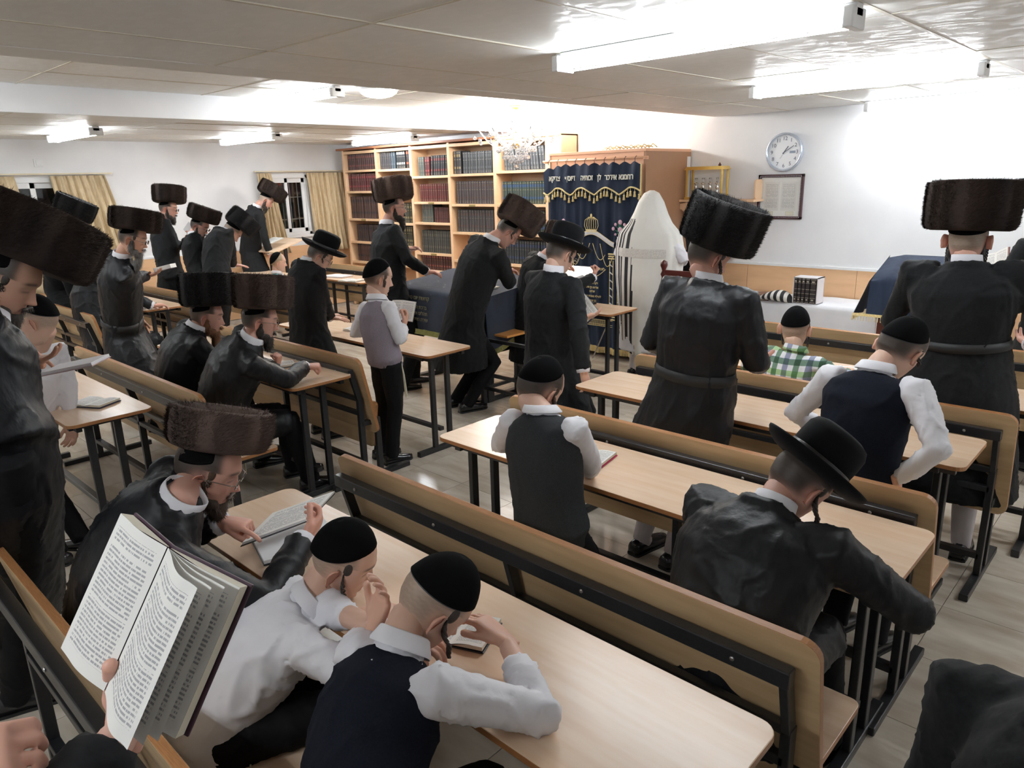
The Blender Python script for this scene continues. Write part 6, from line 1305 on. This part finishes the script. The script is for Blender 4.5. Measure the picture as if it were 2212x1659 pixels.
person('broad-backed seated man hunched forward in a black fur hat on a bench end', (-7.72, 2.5), (-7.75, 2.36, .52), (-8.0473, 2.4200, 1.1781), (-8.3593, 2.5800, 1.2251), yaw=-12, face=(-22, 42, 0), k=1.08, outfit='jacket', hat=('k', 0.180, 0.175, 8.0), hair='dark', seated=True, hands=(dict(p=(-7.95, 2.95, .84), d=(.2, .9, 0), up=(0, 0, 1), pole=(-.8, -.4, -.5)), dict(p=(-7.6, 2.95, .84), d=(.1, .9, 0), up=(0, 0, 1), pole=(.7, -.4, -.5))), skin=ROSY, bend=.1, seed=61, build=1.15, feetd=((-7.9, 2.9), (-7.6, 2.85)))
TEAL = mat('turquoise_cloth', (.18, .62, .62), .8)
person('small child in a turquoise top and black cap sitting at a far desk', (-8.55, 4.85), (-8.55, 4.72, .50), (-8.6018, 4.7400, 0.9183), (-8.5939, 4.7800, 1.0675), yaw=-10, face=(-30, 8, 0), k=.78, hk=.96, outfit='vest', mats=(TEAL, SHIRT), hat=('kippah', 1.09, 50, 62), hair='blond', seated=True, hands=(dict(p=(-8.7, 5.05, .83), d=(.2, .9, 0), up=(0, 0, 1), pole=(-.8, -.4, -.5)), dict(p=(-8.4, 5.05, .83), d=(.1, .9, 0), up=(0, 0, 1), pole=(.7, -.4, -.5))), skin=PALE, seed=63, feetd=((-8.65, 5.1), (-8.45, 5.1)))
# --- prayer leader in the shawl
pr = person('prayer leader hooded in a large white prayer shawl with black side stripes', (-4.05, 6.22), (-4.03, 6.22, .98), (-3.99, 6.22, 1.52), (-3.97, 6.25, 1.66), yaw=0, face=(0, 12, 0), k=1.05, mats=(SHIRT, SHIRT), outfit='coat', hat=('kippah', 1.06, 24, 60), hair='dark', hem=.30, socks=True, hands=(dict(p=(-4.2, 6.52, 1.2), d=(.4, .8, .2), up=(0, 0, -1), pole=(-.8, -.3, -.6)), dict(p=(-3.8, 6.52, 1.2), d=(-.4, .8, .2), up=(0, 0, -1), pole=(.8, -.3, -.6))), skin=ROSY, seed=65)
SH_W = mat('shawl_white', (.84, .83, .79), .8, noise_s=6, noise_c=(.80, .79, .75), bump=.15, bump_s=18)
SH_S = stripe_mat('shawl_side', 24.0, 0, w=.55)
SHP = [(1.865, .02, .02, .02), (1.84, .07, .07, .01), (1.76, .12, .12, .0), (1.66, .165, .145, 0), (1.56, .225, .165, -.01), (1.46, .335, .18, -.01), (1.30, .37, .20, 0), (1.0, .35, .22, 0), (.7, .31, .23, 0), (.42, .28, .23, 0), (.27, .26, .22, 0)]
def shf(u, v):
    z0 = np.interp(v*10, range(11), [q[0] for q in SHP]); w_ = np.interp(v*10, range(11), [q[1] for q in SHP]); d_ = np.interp(v*10, range(11), [q[2] for q in SHP])
    a = math.radians(-90-150+300*u); k = 1+.035*math.sin(a*9+v*2)*v+.02*math.sin(a*17)*v; hem_ = .17*abs(u-.5)*2*max(0, v-.6)/.4
    return V((.05+w_*math.cos(a)*k-.02*v, .02+d_*math.sin(a)*k, z0+hem_))
sm = MB(); sm.grid(shf, 120, 60)
for i, f in enumerate(sm.f):
    u = (i % 119)/119
    v = (i//119)/59
    if (u < .385+.12*v and v > .34) or (u > .86 and v > .3): sm.m[i] = 1
so = sm.build('prayer_shawl', [SH_W, SH_S], pr['root'], smooth=True); add_uv(so, 120, 60); md = so.modifiers.new('s', 'SOLIDIFY'); md.thickness = .004
at_ = MB().grid(lambda u, v: shf(.34+.32*u, .585+.035*v)*1.0+V((0, -.008, 0)), 40, 3).build('woven_band', mat('woven_band', (.60, .57, .53), .8, noise_s=90, noise_c=(.75, .73, .7)), pr['root'], smooth=True)
MB().grid(lambda u, v: shf(.40+.20*u, .03+.12*v)*1.0+V((0, -.006, .002)), 30, 8).build('neck_band', mat('neck_band', (.78, .77, .74), .6, noise_s=70, noise_c=(.88, .87, .85), bump=.3, bump_s=80), pr['root'], smooth=True)
fg = MB()
for k in range(40):
    p = shf(.02, .25+.6*k/40); fg.tube([p, p+V((-.04, .0, -.02)), p+V((-.06, -.01, -.06))], .003, 4)
    p = shf(.14, .42+.35*k/40)
fg.build('shawl_fringe', LINEN, pr['root'], kind='stuff')
MB().bar((-.42, .05, .62), (-.60, -.05, .12), .022, .012).build('hanging_sash', mat('sash_grey', (.42, .38, .36), .7), pr['root'])
person('seated man behind the carved chair, showing little but a fluffy black fur hat', (-3.35, 6.75), (-3.38, 6.62, .52), (-3.7292, 6.6600, 0.8072), (-3.7917, 6.7200, 0.9613), yaw=10, face=(20, 30, 0), k=1.05, outfit='jacket', mats=(WOOL, SHIRT), hat=('k', 0.190, 0.213, 8.0), hair='black', seated=True, hands=(None, None), skin=ROSY, seed=67)
st = MB().grid(lambda u, v: V((-.15+.30*u, -.12+.05*math.sin(u*9)+.10*v, 1.40-.32*v+.03*math.sin(u*7))), 20, 12).build('striped_shawl', stripe_mat('striped_shawl', 4.0, 0), smooth=True, loc=(-3.70, 6.76, .0), label='black and white striped shawl edge hanging behind the tilted fur hat', cat='shawl'); add_uv(st, 20, 12)
# --- partly seen people at the picture edges
person('person in a black coat cut off by the picture edge near the covered lectern', (-.62, 5.85), (-.66, 5.85, 1.0), (-0.7619, 5.8500, 1.5767), (-0.7369, 5.8500, 1.7081), yaw=60, face=(70, 20, 0), k=1.04, mats=(WOOL, SHIRT), hat=('d', 0.180, 0.188, 10.0), hair='dark', hem=.35, hands=(dict(p=(-.98, 5.98, 1.3), d=(-.8, .4, .2), up=(0, 0, -1), pose='hold', pole=(-.3, -.6, -.6)), dict(p=(-.92, 6.1, 1.3), d=(-.8, .4, .2), up=(0, 0, -1), pose='hold', pole=(.2, .6, -.7))), skin=ROSY, seed=69)
book_open((-1.0408, 6.0000, 1.3054), (-1.0607, 6.0500, 1.4275), (-1.1578, 6.1000, 1.4089), (-0.9717, 5.9500, 1.4247), 'tall open book held by the person cut off at the picture edge', (.3, .1, .1), .008)
person('person in a black quilted jacket, only one shoulder visible at the bottom edge', (.12, 1.0), (.16, .93, .75), (0.0253, 1.5022, 1.0788), (0.0184, 1.5617, 1.1753), yaw=10, face=(10, 0, 0), k=1.1, outfit='jacket', hat=None, hair='dark', seated=True, mats=(WOOL, SHIRT), hands=(None, None), skin=ROSY, seed=71, build=1.15, legs=False, shoes=False, headon=False, collar=False, amp=.012)
person('person in a black coat whose hand holds the large open book close to the camera', (-.45, -.5), (-.5, -.45, .98), (-.52, -.20, 1.42), (-.6, -.2, 1.6), yaw=-10, face=(40, 0, 0), k=1.05, outfit='coat', hem=.4, hair='dark', hands=(dict(p=(-1.0226, 0.2938, 1.3459), d=(-0.0229, 0.0520, 0.0798), up=(-0.3040, 0.0658, -0.1941), pose='clamp', pole=(.1, -.2, -.95), slv=.82), None), skin=(.70, .42, .33), seed=73, cuffs=False, headon=False, collar=False, mats=(WOOL, SHIRT))
book_open((-0.9836, 0.2246, 1.3490), (-0.9683, 0.3292, 1.5265), (-1.0888, 0.3267, 1.5385), (-0.8583, 0.3799, 1.4873), 'large worn prayer book held open close to the camera, print on both pages', (.05, .02, .035), .020, extra=3)
person('person with only a loosely closed hand reaching into the bottom corner of the photo', (-1.15, -.45), (-1.15, -.45, .98), (-1.12, -.30, 1.46), (-1.1, -.3, 1.6), yaw=10, face=(0, 0, 0), k=1.05, outfit='coat', hem=.4, hair='dark', hands=(None, dict(p=(-0.9523, 0.1048, 1.3514), d=(.25, .9, .1), up=(.5, 0, .8), pose='grip', pole=(.5, -.5, -.8))), skin=(.70, .42, .33), seed=75, headon=False, collar=False, mats=(WOOL, SHIRT))
run_jobs()
# ================= BOOKS AND THINGS ON THE DESKS =================
book_flat(*(-4.6225, 1.2899, 0.7930)[:2], .793, .5, .11, .16, 'open white book on the desk beside the boy in the plain white shirt', (.05, .05, .05))
slab((-8.3, 2.98, .797), (.9, .1, 0), (0, 0, 1), .15, .22, .02, 'closed green book lying on the far desk beyond the grey-bearded man', (.25, .28, .12), (.16, .2, .07))
slab((-8.6, 5.25, .797), (.9, .1, 0), (0, 0, 1), .2, .28, .012, 'closed cream book lying flat among the far desks', (.78, .7, .5), (.7, .62, .4))
slab((-8.55, 5.62, .797), (.8, .2, 0), (0, 0, 1), .22, .32, .014, 'large pale book lying shut under a dark one on the far desk', (.75, .66, .45), (.2, .1, .08))
book_flat(-8.0, 5.45, .793, .3, .14, .2, 'open white book near the end of the desk with scattered books', (.5, .5, .5))
book_flat(-8.45, 4.15, .793, .1, .08, .12, 'tiny open book by the hand of the bowing man near the window wall', (.5, .5, .5))
book_flat(-4.85, 4.75, 1.03, .1, .12, .18, 'open white book on the platform beside the deeply bowing man', (.3, .3, .3))
bo = book_open((-10.1, 5.46, 1.20), (-10.1, 5.66, 1.262), (-10.24, 5.66, 1.262), (-9.96, 5.66, 1.262), 'white open book on the sloped lectern under the barred window', (.5, .5, .5), .006)

# lettering becomes mesh so that every word is an object of its own
dg = bpy.context.evaluated_depsgraph_get()
for o in TX:
    me = bpy.data.meshes.new_from_object(o.evaluated_get(dg)); n = bpy.data.objects.new(o.name, me); COL.objects.link(n); n.parent = o.parent; n.matrix_local = o.matrix_local.copy(); nm = o.name; bpy.data.objects.remove(o); n.name = nm
